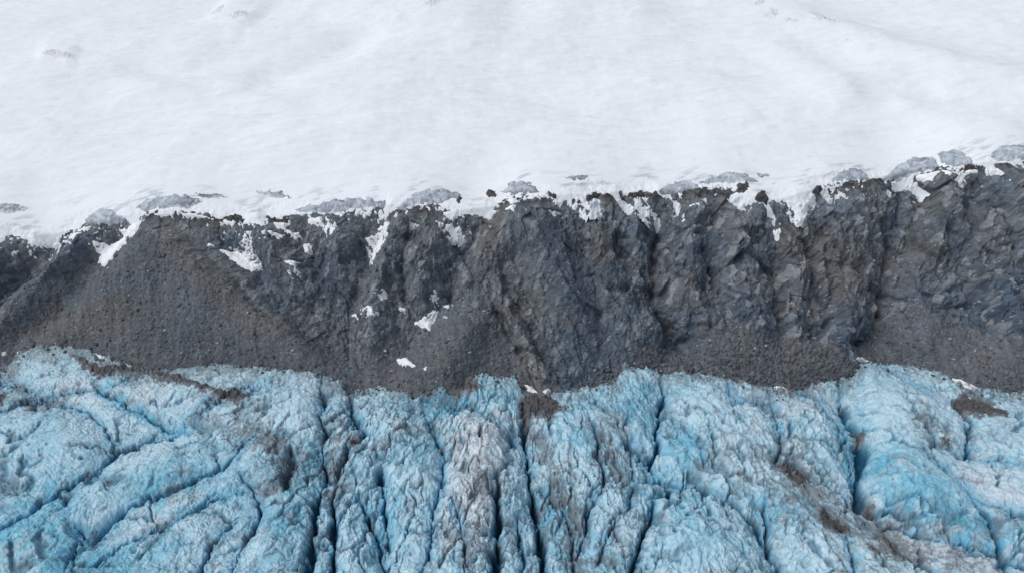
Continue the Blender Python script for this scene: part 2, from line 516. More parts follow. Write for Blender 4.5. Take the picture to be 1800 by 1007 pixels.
stone = np.where(hv > 0.66, np.clip(0.5 - h1, 0, 1) * 0.9, 0)
DET += (1 - cliff) * (0.8 * big + 0.20 * fine + 0.30 * fcC + 0.20 * fcB + stone + 0.2 * ledge)
DET += RUN * in_slope
DET *= 1 - 0.6 * sm(30, -20, DC)
SINK = -12 * sm(2, 70, DG)
ROCK = Pm + NR * DET[..., None]
ROCK[..., 2] += SINK
NROCK = normals(ROCK)

# colour of the stone, with some shade painted in
grey, blue, brown, pale, dark = lin(99, 105, 111), lin(84, 97, 111), lin(106, 104, 102), lin(146, 150, 154), lin(56, 60, 66)
col = np.zeros(U.shape + (3,), np.float32) + grey
n1 = fbm(x, y, z, 26, 4, 70); n2 = fbm(x, y, z, 7, 4, 77); n3 = fbm(x, y, z, 1.5, 3, 83)
low = sm(470, 590, V) * sm(850, 1150, U) * (1 - SM)
col = mixc(col, blue, np.clip(sm(-0.05, 0.35, n1 + 0.25 * n2) * 0.8 + 0.6 * low, 0, 1))
brown_w = np.maximum.reduce([1.0 - poly_d(UW, VW, pp, 1)[0] / ww for pp, ww in [
    ([(300, 440), (400, 520), (500, 600), (540, 650)], 38), ([(40, 590), (200, 560)], 55), ([(870, 370), (860, 440)], 35),
    ([(1410, 420), (1470, 450), (1480, 500)], 70), ([(1050, 420), (1060, 460)], 30), ([(1440, 640), (1400, 620)], 45), ([(860, 640), (920, 650)], 50), ([(1040, 345), (1070, 350)], 22)]])
col = mixc(col, brown, np.clip(sm(0.0, 0.8, brown_w + 0.5 * n2), 0, 1) * 0.65)
col = mixc(col, brown, sm(0.15, 0.4, n2 - n1) * 0.5)
col *= (1 + 0.22 * n3 + 0.25 * (fvA - 0.5) * cliff + 0.30 * (fvB - 0.5) * cliff + 0.25 * (fvC - 0.5) + 0.10 * RUN + 0.22 * perlin(sx / 1.6, ss / 7, None, 79))[..., None]
slate_shade_w = np.maximum.reduce([np.clip(1 - poly_d(UW, VW, pp, 1)[0] / ww, 0, 1) for pp, ww in [([(960, 420), (1010, 520), (1060, 620)], 60), ([(1310, 560), (1360, 580)], 40),
    ([(1120, 540), (1190, 600)], 40), ([(1490, 600), (1530, 590)], 26), ([(0, 470), (-40, 540)], 50), ([(560, 470), (600, 540)], 40), ([(1740, 560), (1800, 590)], 35)]])
col = mixc(col, lin(68, 80, 94), slate_shade_w * 0.8)  # darker rock, plus painted shade on the spur's right face, gullies and cave
col = mixc(col, dark, JO * 0.45 * cliff)
col = mixc(col, dark, blk * 0.2 * cliff * rightw)
col = mixc(col, pale, sm(0.80, 0.93, fvB) * 0.4 * (0.4 + cliff))
col = mixc(col, pale * 1.3, np.where((hv > 0.95) & (h1 < 0.42), 0.6, 0.0))
# dark lichened blocks just under the snow
rim = (1 - sm(4, 26, DC)) * sm(-30, -2, DC)
col = mixc(col, lin(52, 50, 51), rim * sm(-0.25, 0.2, n2 + 0.4 * n3) * 0.85)
# old snow grains caught on ledges
up = NROCK[..., 2]
fleck = sm(0.30, 0.42, fbm(x, y, z, 2.4, 4, 90)) * sm(0.1, 0.3, fbm(x, y, z, 11, 2, 95)) * sm(0.72, 0.88, up)
col = mixc(col, lin(215, 220, 226), fleck * 0.8 * (1 - sm(640, 680, V)))
col = col * 1.10
COLR = col
keepR = (DC > -70) & (DG < 85)
rock = grid_obj('rock_slope', ROCK, keepR, M_ROCK, col)
tag(rock, kind='structure')

GR = dict(U=U, V=V, P=ROCK, N=NROCK, UW=UW, VW=VW, PM=Pm)


# ------------------------------------------------------------------ patches that lie on a surface
def window(G, pts, pad):
    a = np.array(pts)
    ua, va = G['U'][0], G['V'][:, 0]
    i0, i1 = np.searchsorted(va, a[:, 1].min() - pad), np.searchsorted(va, a[:, 1].max() + pad)
    j0, j1 = np.searchsorted(ua, a[:, 0].min() - pad), np.searchsorted(ua, a[:, 0].max() + pad)
    return slice(max(i0, 0), i1), slice(max(j0, 0), j1)


def patch(G, name, pts, mat, colfn, label, cat, group, tmax=0.5, grow=0.12, rough=0.0, warp=1.0, carrier='P', kind=None, pad=12, breakup=0.0, seed=0, soft=0, blocks=0.0, swell=0.0):
    s = window(G, pts, pad)
    u, v = G['U'][s], G['V'][s]
    p = G[carrier][s]
    X_, Y_, Z_ = p[..., 0], p[..., 1], p[..., 2]
    q = G['P'][s]
    wu = u + warp * (4 * fbm(X_, Y_, Z_, 2.5, 3, 101 + seed)); wv = v + warp * (4 * fbm(X_, Y_, Z_, 2.5, 3, 111 + seed))
    sd = poly_sd(wu, wv, pts) + (1.2 if soft else 0) + swell
    if breakup:
        sd = sd - breakup * np.clip(fbm(X_, Y_, Z_, 1.8, 4, 131 + seed) + 0.05, 0, 1) * 40
    th = np.clip(sd * grow, -0.9, tmax)
    if rough:
        th = th + rough * sm(0, 3, sd) * (fbm(X_, Y_, Z_, 1.2, 4, 121 + seed, 0.6))
    if blocks:
        qs_ = 0.66 * Y_ + 0.75 * Z_
        th = th + blocks * sm(0, 6, sd) * (0.5 * facets(X_ + 0.5 * qs_, 0.7 * qs_, 2.6, 41 + seed)[0] + 0.8 * facets(X_, qs_, 1.1, 43 + seed)[0])
    Pp = (p if carrier != 'P' else q).copy()
    if soft:
        Pp = np.stack([blur(Pp[..., i], soft) for i in (0, 1, 2)], -1)
    nn = G['N'][s] * 0.5 + np.array([0, 0, 0.6], np.float32)
    Pp = Pp + nn * th[..., None]
    o = grid_obj(name, Pp, sd > -4, mat, colfn(Pp, sd, u, v))
    if o is None:
        return None
    # origin at the patch
    c = Vector(np.mean([list(vv.co) for vv in list(o.data.vertices)[::max(1, len(o.data.vertices) // 200)]], axis=0))
    o.data.transform(Matrix.Translation(-c)); o.location = c
    return tag(o, label, cat, group, kind)


def snow_col(P, sd, u, v):
    n = fbm(P[..., 0], P[..., 1], P[..., 2], 3, 3, 140)
    c = np.zeros(sd.shape + (3,), np.float32) + lin(240, 243, 247)
    return c * (1 + 0.05 * n)[..., None]


def grit_col(P, sd, u, v):
    x, y, z = P[..., 0], P[..., 1], P[..., 2]
    n = fbm(x, y, z, 2.0, 4, 150); k = fbm(x, y, z, 0.8, 3, 155)
    c = np.zeros(sd.shape + (3,), np.float32) + lin(84, 86, 91)
    c = mixc(c, lin(98, 93, 89), sm(-0.1, 0.4, n))
    c = c * (1 + 0.6 * k)[..., None]
    edge = 1 - sm(0, 7, sd + 6 * k)
    return mixc(c, lin(150, 165, 175), edge * 0.5)


def cornice_col(P, sd, u, v):
    x, y, z = P[..., 0], P[..., 1], P[..., 2]
    n = fbm(x, y, z, 2.2, 4, 160); k = fbm(x, y, z, 0.7, 3, 165)
    lay = perlin((sd + 2.5 * n) / 2.6, x / 9, y / 9, 170)
    c = np.zeros(sd.shape + (3,), np.float32) + lin(184, 194, 204)
    c = mixc(c, lin(150, 160, 170), sm(-0.2, 0.4, n + 0.5 * lay))
    c = mixc(c, lin(222, 228, 234), sm(0.1, 0.4, k * 0.6 - 0.7 * n) * 0.8)
    c = mixc(c, lin(100, 105, 112), sm(0.15, 0.4, perlin((sd + 4 * n) / 3.2, x / 14, y / 14, 172)) * sm(9, 2, sd) * 0.7)
    return c


def outcrop_col(P, sd, u, v):
    x, y, z = P[..., 0], P[..., 1], P[..., 2]
    n = fbm(x, y, z, 3.0, 4, 180); k = fbm(x, y, z, 0.9, 3, 185)
    c = np.zeros(sd.shape + (3,), np.float32) + lin(222, 226, 231)
    return mixc(c, lin(184, 189, 196), sm(-0.05, 0.35, n + 0.8 * k) * sm(-1, 7, sd) * 0.8)


def darkrock_col(P, sd, u, v):
    x, y, z = P[..., 0], P[..., 1], P[..., 2]
    k = fbm(x, y, z, 1.2, 3, 185)
    c = np.zeros(sd.shape + (3,), np.float32) + lin(82, 81, 82)
    return c * (1 + 0.5 * k)[..., None]


def scree_col_for(tone):
    def f(P, sd, u, v):
        x, y, z = P[..., 0], P[..., 1], P[..., 2]
        n = fbm(x, y, z, 9, 4, 200); k = fbm(x, y, z, 1.0, 3, 205); e = fbm(x, y, z, 24, 2, 207)
        a1, a2, av = worley(x, y, z, 0.75, 13)
        c = np.zeros(sd.shape + (3,), np.float32) + tone
        c = mixc(c, lin(84, 91, 99), sm(-0.1, 0.45, n - e) * 0.5)
        c = mixc(c, lin(102, 104, 106), sm(0.05, 0.4, e + n * 0.5) * 0.4)
        c = mixc(c, lin(101, 98, 96), np.clip(1.2 - np.minimum(poly_d(u, v, [(330, 450), (430, 540), (530, 620)], 1)[0], poly_d(u, v, [(60, 600), (220, 560)], 1)[0]) / 45 + n, 0, 1) * 0.45)
        chute = fbm((x + 0.25 * y) / 1.0, (0.66 * y + 0.75 * z) / 9, None, 1.8, 3, 208)
        c = c * (1 + 0.30 * k + 0.3 * (av - 0.5) + 0.5 * chute + 0.2 * perlin(x / 6, y / 6, z / 0.9, 209))[..., None]
        c = mixc(c, lin(103, 102, 101), sm(0.0, 0.3, chute + n) * 0.3)
        return mixc(c, lin(160, 166, 172), np.where((av > 0.96) & (a1 < 0.36), 0.6, 0.0))
    return f


SCREE_INFO = {'left': lin(97, 103, 110), 'mid': lin(98, 102, 107), 'rubble': lin(95, 100, 106), 'right': lin(100, 105, 112)}
for nm, pts in SCREES:
    patch(GR, 'scree_slope', pts, M_SCREE, scree_col_for(SCREE_INFO[nm]), None, None, None, tmax=0.18, grow=0.05, rough=0.45 if nm != 'rubble' else 1.8, blocks=0.2 if nm != 'rubble' else 1.5,
          warp=5, kind='structure', pad=40, breakup=0.35)

# ------------------------------------------------------------------ SNOW FIELD
r0, r1 = 0, np.searchsorted(VA, 520)
U, V = np.meshgrid(UA, VA[r0:r1]); U = U.astype(np.float32); V = V.astype(np.float32)
P0, DG, DC = base(U, V)
a0 = np.searchsorted(VA, 150)
# share the macro shape of the slope where the two overlap
MS = np.zeros_like(U); nrow = len(VA[a0:r1]); MS[a0:] = MACRO[:nrow]
X, Y, Z = P0[..., 0], P0[..., 1], P0[..., 2]
UW = U + 6 * fbm(X, Y, Z, 5, 3, 300) + 4 * fbm(X, Y, Z, 1.6, 3, 304)
VW = V + 5 * fbm(X, Y, Z, 6, 3, 308) + 4 * fbm(X, Y, Z, 1.7, 3, 312)
edge = [(-1400, -500)] + [(-1400, 430)] + SNOW_EDGE[1:-1] + [(3200, 250), (3200, -500)]
SD = poly_sd(UW, VW, edge)
Ps = P0 + NR * MS[..., None] * 0.95
isl = fbm(X, Y, Z, 2.0, 4, 380)
SD = SD + 6 * fbm(X, Y * 0.8, Z * 0.8, 1.6, 3, 384) * (1 - sm(3, 14, SD))
TH = np.clip(SD * 0.085, -3.0, 1.6)
TH = np.maximum(TH, np.where(SD < 2, np.clip((isl - 0.15 - 0.012 * np.clip(-SD - 4, 0, 60)) * 7, -3, 0.55), -9))
far = sm(0, 120, -DC)
und = far * (9.0 * fbm(X / 1.8, Y, None, 95, 3, 320) + 2.2 * fbm(X / 2.2, Y, None, 26, 3, 325)) + sm(0, 60, -DC) * 0.5 * fbm(X, Y, None, 9, 3, 328)
# wind ribs lie almost across the slope
wx = X * 0.97 + Y * 0.24; wy = -X * 0.24 + Y * 0.97
wbend = 9 * fbm(X, Y, None, 60, 2, 338)
rib = fbm((wx + wbend) / 9, wy + 0.35 * wbend, None, 1.9, 4, 330, 0.6)
drift = fbm((X - 0.1 * Y) / 5, Y + 0.2 * wbend, None, 9, 3, 336, 0.5, True)
und += 0.8 * drift * far
und += (0.08 + 0.10 * sm(0, 60, -DC)) * rib * sm(-5, 30, SD) * np.clip(Y / 350, .8, 2)
for pts, hgt, wid in [([(1290, -120), (1335, 0), (1450, 60), (1560, 110), (1680, 150), (1850, 175), (2100, 190)], 5.5, 45), ([(1300, 60), (1380, 110), (1480, 190), (1560, 210)], 3.0, 40), ([(900, 40), (1040, 10), (1200, 30)], 4.5, 40), ([(1500, 200), (1640, 230), (1850, 250)], 3.0, 35), ([(-50, 150), (200, 150), (420, 215)], 3, 35), ([(1000, 180), (1200, 150), (1330, 170)], 2.5, 40), ([(640, -60), (780, 30), (900, 70)], 5, 90),
                      ([(380, 0), (460, 40)], 4, 50), ([(700, 40), (520, 130), (400, 175)], -5, 32), ([(60, 100), (150, 110)], 2.5, 35)]:
    d, tt = poly_d(U, V, pts, 1.4)
    und += hgt * np.exp(-(d / wid) ** 2) * sm(0, 0.3, tt) * sm(1.0, 0.7, tt)
Ps = Ps + np.array([0, -0.05, 1], np.float32) * (TH + und)[..., None]
DETS = np.zeros_like(U); DETS[a0:] = DET[:nrow]
# mountainside behind, outside the view
Ps[..., 2] += 0.00035 * np.clip(Y - 560, 0, None) ** 2 * (1 + 0.5 * fbm(X, Y, None, 400, 3, 350))
cs = np.zeros(U.shape + (3,), np.float32) + lin(232, 238, 243)
cs *= (1 + 0.028 * rib + 0.015 * fbm(X / 2, Y, None, 50, 3, 360) - 0.03 * sm(0.3, 0.9, drift))[..., None]
# dust blown from the rim
dust = sm(55, 18, SD) * sm(6, 15, SD) * sm(-0.12, 0.3, fbm(wx / 3, wy, None, 2.0, 4, 370)) * sm(-0.1, 0.2, fbm(X, Y, None, 14, 2, 375))
cs = mixc(cs, lin(176, 184, 193), dust * 0.75)
snow = grid_obj('snow_field', Ps, (DC < 120) & (SD > -38), M_SNOW, cs)
tag(snow, kind='structure')
GS = dict(U=U, V=V, P=Ps, N=normals(Ps))


def sc(k, ox, oy, pts):
    return [(ox + a / k, oy + b / k) for a, b in pts]


def c4(*p): return sc(2.517, 0, 300, p)
def c5(*p): return sc(2.517, 600, 300, p)
def c6(*p): return sc(2.143, 1200, 230, p)
def c1(*p): return sc(2.358, 0, 580, p)
def c2(*p): return sc(2.358, 600, 580, p)
def c3(*p): return sc(2.358, 1200, 580, p)


SNOWS = [
    (c4((515, 260), (560, 258), (610, 232), (640, 225), (612, 278), (565, 310), (535, 350), (505, 395), (460, 428), (428, 400), (440, 370), (412, 318), (470, 325), (520, 310), (548, 285)),
     'funnel of snow filling the gully beside the leftmost rock rib'),
    (c4((962, 338), (1000, 346), (1050, 335), (1100, 280), (1115, 282), (1115, 350), (1142, 405), (1110, 432), (1060, 415), (1010, 375)),
     'broad wedge of snow in the hollow right of the smooth brown spur'),
    (c4((318, 302), (372, 283), (362, 302), (325, 314)), 'thin snow strip on the left shoulder just under the rim'),
    (c4((245, 375), (290, 340), (325, 318), (332, 330), (290, 358)), 'slanting snow sliver furthest left on the dark rock'),
    (c4((1285, 420), (1332, 416), (1322, 440), (1342, 466), (1308, 470)), 'small hooked snow patch alone below the left hollow'),
    (c4((1185, 278), (1258, 288), (1250, 298), (1205, 294)), 'thin curved snow line over the broad snow wedge'),
    (c4((1360, 215), (1420, 208), (1432, 247), (1398, 236), (1365, 228)), 'ragged snow scrap on dark blocks below the long grey ice lens'),
    (c4((348, 266), (406, 250), (395, 270)), 'tiny snow strip under the small left ice dome'),
    (c4((1212, 233), (1270, 233), (1258, 260), (1235, 252)), 'small snow wedge under the rim right of the snow tongue'),
    (c4((980, 220), (1040, 230), (1005, 238)), 'narrow snow dash on the dark rock lip left of the snow tongue'),
    (c4((1268, 262), (1316, 272), (1308, 288), (1285, 280)), 'snow crumb between two dark blocks above the hooked patch'),
    (c4((1462, 275), (1482, 258), (1488, 270), (1475, 302)), 'upright snow sliver left of the long steep snow chute'),
    (c4((1335, 312), (1352, 308), (1358, 345), (1340, 348)), 'short upright snow fleck in the left gully'),
    (c4((690, 192), (770, 185), (765, 193), (700, 198)), 'flat snow line along the crest of the brown spur'),
    (c4((790, 188), (860, 192), (945, 216), (900, 210), (830, 200)), 'long thin snow line descending the rim right of the brown spur'),
    (c4((915, 318), (930, 318), (940, 332), (922, 330)), 'speck of snow up the slope from the broad snow wedge'),
    (c5((198, 222), (212, 232), (195, 272), (165, 340), (128, 398), (118, 330), (112, 300), (150, 268)), 'long steep snow chute in the gully left of centre'),
    (c5((328, 655), (400, 608), (420, 610), (396, 650), (386, 693), (350, 672)), 'arrow shaped snow patch midway down the central hollow'),
    (c5((88, 615), (130, 613), (168, 640), (155, 658), (110, 632)), 'jagged snow streak left of the arrow shaped patch'),
    (c5((398, 572), (410, 530), (428, 565), (412, 582)), 'small upright snow spot directly over the arrow shaped patch'),
    (c5((238, 825), (280, 818), (328, 862), (290, 862), (250, 850)), 'lowest snow patch, on the scree just above the ice'),
    (c5((163, 547), (190, 528), (203, 555), (180, 562)), 'rounded snow spot above the jagged snow streak'),
    (c5((450, 192), (500, 170), (532, 176), (492, 228), (470, 215)), 'snow lobe left of the wide snow tongue near the rim'),
    (c5((728, 172), (768, 160), (762, 192)), 'little snow triangle below the rim at the central peak'),
    (c5((732, 132), (772, 127), (766, 147)), 'snow cap on dark blocks at the central peak'),
    (c5((818, 122), (872, 114), (850, 130)), 'thin snow smear just right of the central peak rim'),
    (c5((1238, 140), (1328, 172), (1322, 188), (1260, 158)), 'sloping snow strip below the dark block cluster'),
    (c5((340, 152), (372, 156), (360, 166)), 'faint snow dab below the low ice dome left of centre'),
    (c5((248, 597), (280, 592), (276, 604)), 'tiny snow dab between the jagged streak and the arrow patch'),
    (c5((40, 628), (60, 626), (58, 642)), 'leftmost snow speck in the central hollow'),
    (c5((448, 588), (486, 580), (470, 596)), 'snow fleck right of the arrow shaped patch'),
    (c5((366, 880), (382, 876), (380, 894)), 'snow dot between the lowest patch and the ice margin'),
    (c6((838, 197), (890, 170), (962, 158), (935, 185), (880, 202)), 'long snow ledge under the largest ice bulge on the right'),
    (c6((972, 155), (990, 162), (1002, 180), (985, 184)), 'curved snow hook at the tip of the right hand spur'),
    (c6((783, 196), (822, 190), (802, 204)), 'small snow lozenge left of the long right hand ledge'),
    (c6((900, 192), (932, 186), (925, 197)), 'tiny snow chip below the long right hand ledge'),
    (c6((1052, 150), (1108, 152), (1100, 160), (1060, 160)), 'flat snow dash under the domed ice on the right'),
    (c6((1163, 150), (1198, 150), (1190, 160)), 'short snow dash nearest the right edge'),
    (c6((55, 262), (90, 258), (88, 287), (70, 280)), 'snow wedge below the black block cluster'),
    (c6((22, 292), (52, 288), (38, 307)), 'small snow triangle lowest under the black block cluster'),
    (c6((355, 365), (370, 365), (372, 392), (362, 388)), 'faint upright snow fleck high in the dark right hand gully'),
    (c6((548, 215), (582, 208), (575, 220)), 'snow chip under the round ice dome on the right'),
]
for i, (pts, lab) in enumerate(SNOWS):
    patch(GR, 'snow_patch', pts, M_SNOW, snow_col, lab, 'snow patch', 'snow patches left on the rock slope', tmax=0.95, grow=0.22, warp=0.8, seed=i, soft=6, pad=20)

MARG = [
    (c1((-5, 90), (10, 88), (20, 98), (0, 100)), 'snow scrap on the ice margin nearest the left edge'),
    (c1((68, 98), (95, 93), (112, 100), (80, 106)), 'small white snow strip beside the grit mound at the far left'),
    (c1((382, 98), (430, 110), (480, 128), (548, 150), (500, 150), (430, 132)), 'slanting white snow band on the left ice margin'),
    (c1((600, 196), (640, 200), (668, 214), (620, 216)), 'snow scrap by the branching grit band'),
    (c1((795, 168), (830, 164), (850, 172), (810, 176)), 'first small snow dash along the left ice margin'),
    (c1((955, 160), (985, 155), (1005, 160), (970, 166)), 'second small snow dash along the left ice margin'),
    (c1((1045, 176), (1075, 172), (1105, 182), (1070, 186)), 'third snow dash along the left ice margin'),
    (c1((1142, 178), (1170, 182), (1200, 196), (1165, 192)), 'snow dash on the ice margin left of the twin crevasses'),
    (c1((1362, 220), (1395, 218), (1425, 226), (1380, 230)), 'snow dash on the ice margin between the twin crevasses'),
    (c2((760, 230), (790, 240), (812, 262), (780, 256)), 'snow strip between the ice prong and the grit wedge'),
    (c2((838, 252), (862, 248), (870, 262), (846, 264)), 'snow dab above the central grit wedge'),
    (c3((715, 118), (745, 115), (775, 128), (740, 130)), 'snow strip over the peak of the right ice tongue'),
    (c3((1098, 208), (1150, 225), (1210, 250), (1160, 250), (1110, 232)), 'broad snow strip at the right ice margin'),
    (c3((1255, 262), (1300, 262), (1310, 272), (1265, 272)), 'short snow dash at the right ice margin'),
    (c3((372, 240), (410, 238), (430, 248), (385, 250)), 'snow dash in the notch of the margin right of centre'),
]
for i, (pts, lab) in enumerate(MARG):
    patch(GR, 'snow_patch', pts, M_SNOW, snow_col, lab, 'snow patch', 'snow scraps along the ice margin', tmax=1.6, grow=0.35, warp=0.9, seed=80 + i, soft=4, pad=16)

CORN = [
    (c4((-40, 165), (70, 160), (135, 185), (70, 204), (-40, 196)), 'low grey ice lens in the snow at the far left edge'),
    (c4((365, 243), (400, 200), (460, 178), (545, 210), (552, 238), (420, 243)), 'small arched ice dome above the funnel of snow'),
    (c4((600, 178), (640, 145), (740, 125), (840, 130), (900, 150), (860, 165), (700, 172), (640, 185)), 'grey ice hump above the crest of the brown spur'),
    (c4((1300, 178), (1400, 160), (1510, 140), (1600, 135), (1700, 140), (1712, 158), (1600, 172), (1480, 190), (1340, 192)), 'long thin grey ice lens left of centre'),
    (c4((860, 118), (980, 125), (1030, 140), (900, 140)), 'faint ice streak in the snow right of the grey hump'),
    (c4((1130, 115), (1240, 112), (1300, 140), (1180, 135)), 'short grimy ice streak above the long thin lens'),
    (c5((238, 172), (330, 110), (420, 96), (520, 113), (540, 132), (430, 148), (330, 152), (262, 178)), 'low grey ice dome above the long steep chute'),
    (c5((705, 108), (740, 72), (790, 58), (850, 78), (882, 102), (800, 106)), 'pointed ice dome over the central peak'),
    (c5((980, 45), (1050, 35), (1100, 42), (1080, 55), (1000, 55)), 'thin ice streak in the snow right of the central peak'),
    (c5((1400, 112), (1440, 72), (1510, 60), (1580, 64), (1580, 85), (1480, 105)), 'grey ice lump above the left end of the black block cluster'),
    (c6((60, 205), (100, 180), (165, 170), (240, 178), (292, 212), (235, 205), (150, 200)), 'flat grey ice dome above the black block cluster'),
    (c6((560, 193), (590, 165), (640, 150), (700, 173), (708, 192), (620, 188)), 'round ice dome standing alone right of the snow bay'),
    (c6((732, 193), (800, 148), (850, 118), (940, 113), (965, 132), (940, 152), (860, 168), (800, 190)), 'largest grey ice bulge on the right hand rim'),
    (c6((952, 103), (1010, 88), (1070, 103), (1108, 132), (1020, 134), (968, 126)), 'domed ice above the tip of the right hand spur'),
    (c6((1145, 108), (1180, 85), (1220, 74), (1290, 80), (1380, 90), (1380, 110), (1190, 118)), 'low ice dome at the right edge of the rim'),
    (c6((270, 175), (320, 178), (330, 190), (290, 190)), 'tiny grimy ice lens in the snow left of the snow bay'),
]
for i, (pts, lab) in enumerate(CORN):
    patch(GS, 'ice_dome', pts, M_SNOW, cornice_col, lab, 'ice dome', 'grey ice domes along the snowy rim', tmax=1.5, grow=0.11, rough=0.5, warp=1.6, seed=i, breakup=0.06)

OUT = [
    (c5((508, 150), (516, 132), (530, 135), (532, 160), (520, 162)), 'lone black rock in snow left of the wide snow tongue'),
    (c5((635, 125), (650, 105), (680, 108), (690, 118), (660, 136)), 'dark rock in snow above the wide snow tongue'),
    (c5((898, 112), (912, 98), (940, 110), (955, 128), (920, 122)), 'dark boulder on the rim right of the pointed ice dome'),
    (c5((1228, 100), (1240, 90), (1256, 115), (1250, 138), (1232, 128)), 'upright black rock left of the black block cluster'),
    (c5((1265, 110), (1300, 92), (1350, 95), (1345, 118), (1290, 125)), 'largest black rock of the cluster on the central rim'),
    (c5((1350, 105), (1395, 105), (1420, 125), (1380, 135)), 'flat black rock right in the central rim cluster'),
    (c6((265, 262), (280, 245), (305, 240), (322, 262), (312, 282), (285, 278)), 'round black rock alone in the snow bay'),
    (c6((195, 225), (208, 205), (240, 212), (250, 230), (215, 238)), 'black rock at the head of the snow bay'),
    (c6((490, 238), (500, 212), (522, 206), (530, 225), (512, 242)), 'black rock on the right lip of the snow bay'),
    (c6((20, 245), (60, 225), (80, 240), (50, 255)), 'low black rock below the flat grey ice dome'),
    (c4((1165, 215), (1185, 205), (1240, 210), (1290, 205), (1270, 225), (1200, 228)), 'long dark rock on the right lip of the snow tongue'),
    (c4((985, 215), (1040, 200), (1078, 210), (1078, 232), (1020, 225)), 'dark rock on the left lip of the snow tongue'),
]
for i, (pts, lab) in enumerate(OUT):
    patch(GS, 'rim_rock', pts, M_ROCK, darkrock_col, lab, 'rock', 'black rocks poking through snow at the rim', tmax=1.3, grow=0.22, rough=1.3, warp=1.8, seed=20 + i, breakup=0.12)

FAR = [
    ([(366, 26), (378, 14), (392, 6), (396, 12), (388, 26), (374, 30)], 'upper snow dusted rock outcrop at the top left'),
    ([(398, 36), (418, 24), (440, 28), (436, 38), (414, 42)], 'lower snow dusted rock outcrop at the top left'),
    ([(74, 104), (90, 102), (108, 106), (142, 118), (120, 120), (84, 116)], 'faint small outcrop high on the snow at the far left'),
    ([(742, 34), (756, 22), (776, 26), (760, 38)], 'low dusted outcrop left of the summit on the snow'),
    ([(762, -6), (780, -8), (796, 16), (786, 22)], 'dusted outcrop cut by the top edge left of centre'),
    ([(1316, 22), (1334, -4), (1346, 16), (1330, 22)], 'pointed grey outcrop touching the top edge'),
    ([(1336, 44), (1350, 28), (1366, 36), (1360, 46)], 'grey outcrop just below the pointed one'),
    ([(1372, 46), (1400, 50), (1396, 58), (1376, 54)], 'thin outcrop strip right below the pointed one'),
    ([(1412, 34), (1440, 42), (1472, 62), (1458, 66), (1430, 56)], 'long dusted outcrop sloping right of the pointed one'),
    ([(1474, 90), (1486, 92), (1484, 98), (1476, 97)], 'single small dark stone high on the snow at the right'),
]
for i, (pts, lab) in enumerate(FAR):
    patch(GS, 'snowy_outcrop', pts, M_SNOW, outcrop_col, lab, 'rock outcrop', 'snow dusted outcrops high on the snow field', tmax=1.6, grow=0.12, rough=0.9, warp=1.4, seed=40 + i, breakup=0.22)

# ------------------------------------------------------------------ GLACIER
r0, r1 = np.searchsorted(VA, 575), len(VA)
U, V = np.meshgrid(UA, VA[r0:r1]); U = U.astype(np.float32); V = V.astype(np.float32)
P0, DG, DC = base(U, V)
b_ = (503.5 - V) / F
T_ = (b_ * cp - sp) / (cp + b_ * sp)
yy = -H / T_
# glacier floor continues flat under the moraine
PG = P0.copy(); PG[..., 1] = yy; PG[..., 2] = 0; PG[..., 0] = (U - 900) / F * yy / (cp + b_ * sp)
X, Y = PG[..., 0], PG[..., 1]
MPP = np.hypot(Y, H) / F
wa = fbm(X, Y, None, 16, 3, 400); wb = fbm(X, Y, None, 16, 3, 410)
wc = fbm(X, Y, None, 3.5, 3, 420); wd = fbm(X, Y, None, 3.5, 3, 430)
we = fbm(X, Y, None, 1.1, 3, 425); wf = fbm(X, Y, None, 1.1, 3, 435)
UW = U + 16 * wa + 10.0 * wc + 4 * we; VW = V + 12 * wb + 9.0 * wd + 4 * wf

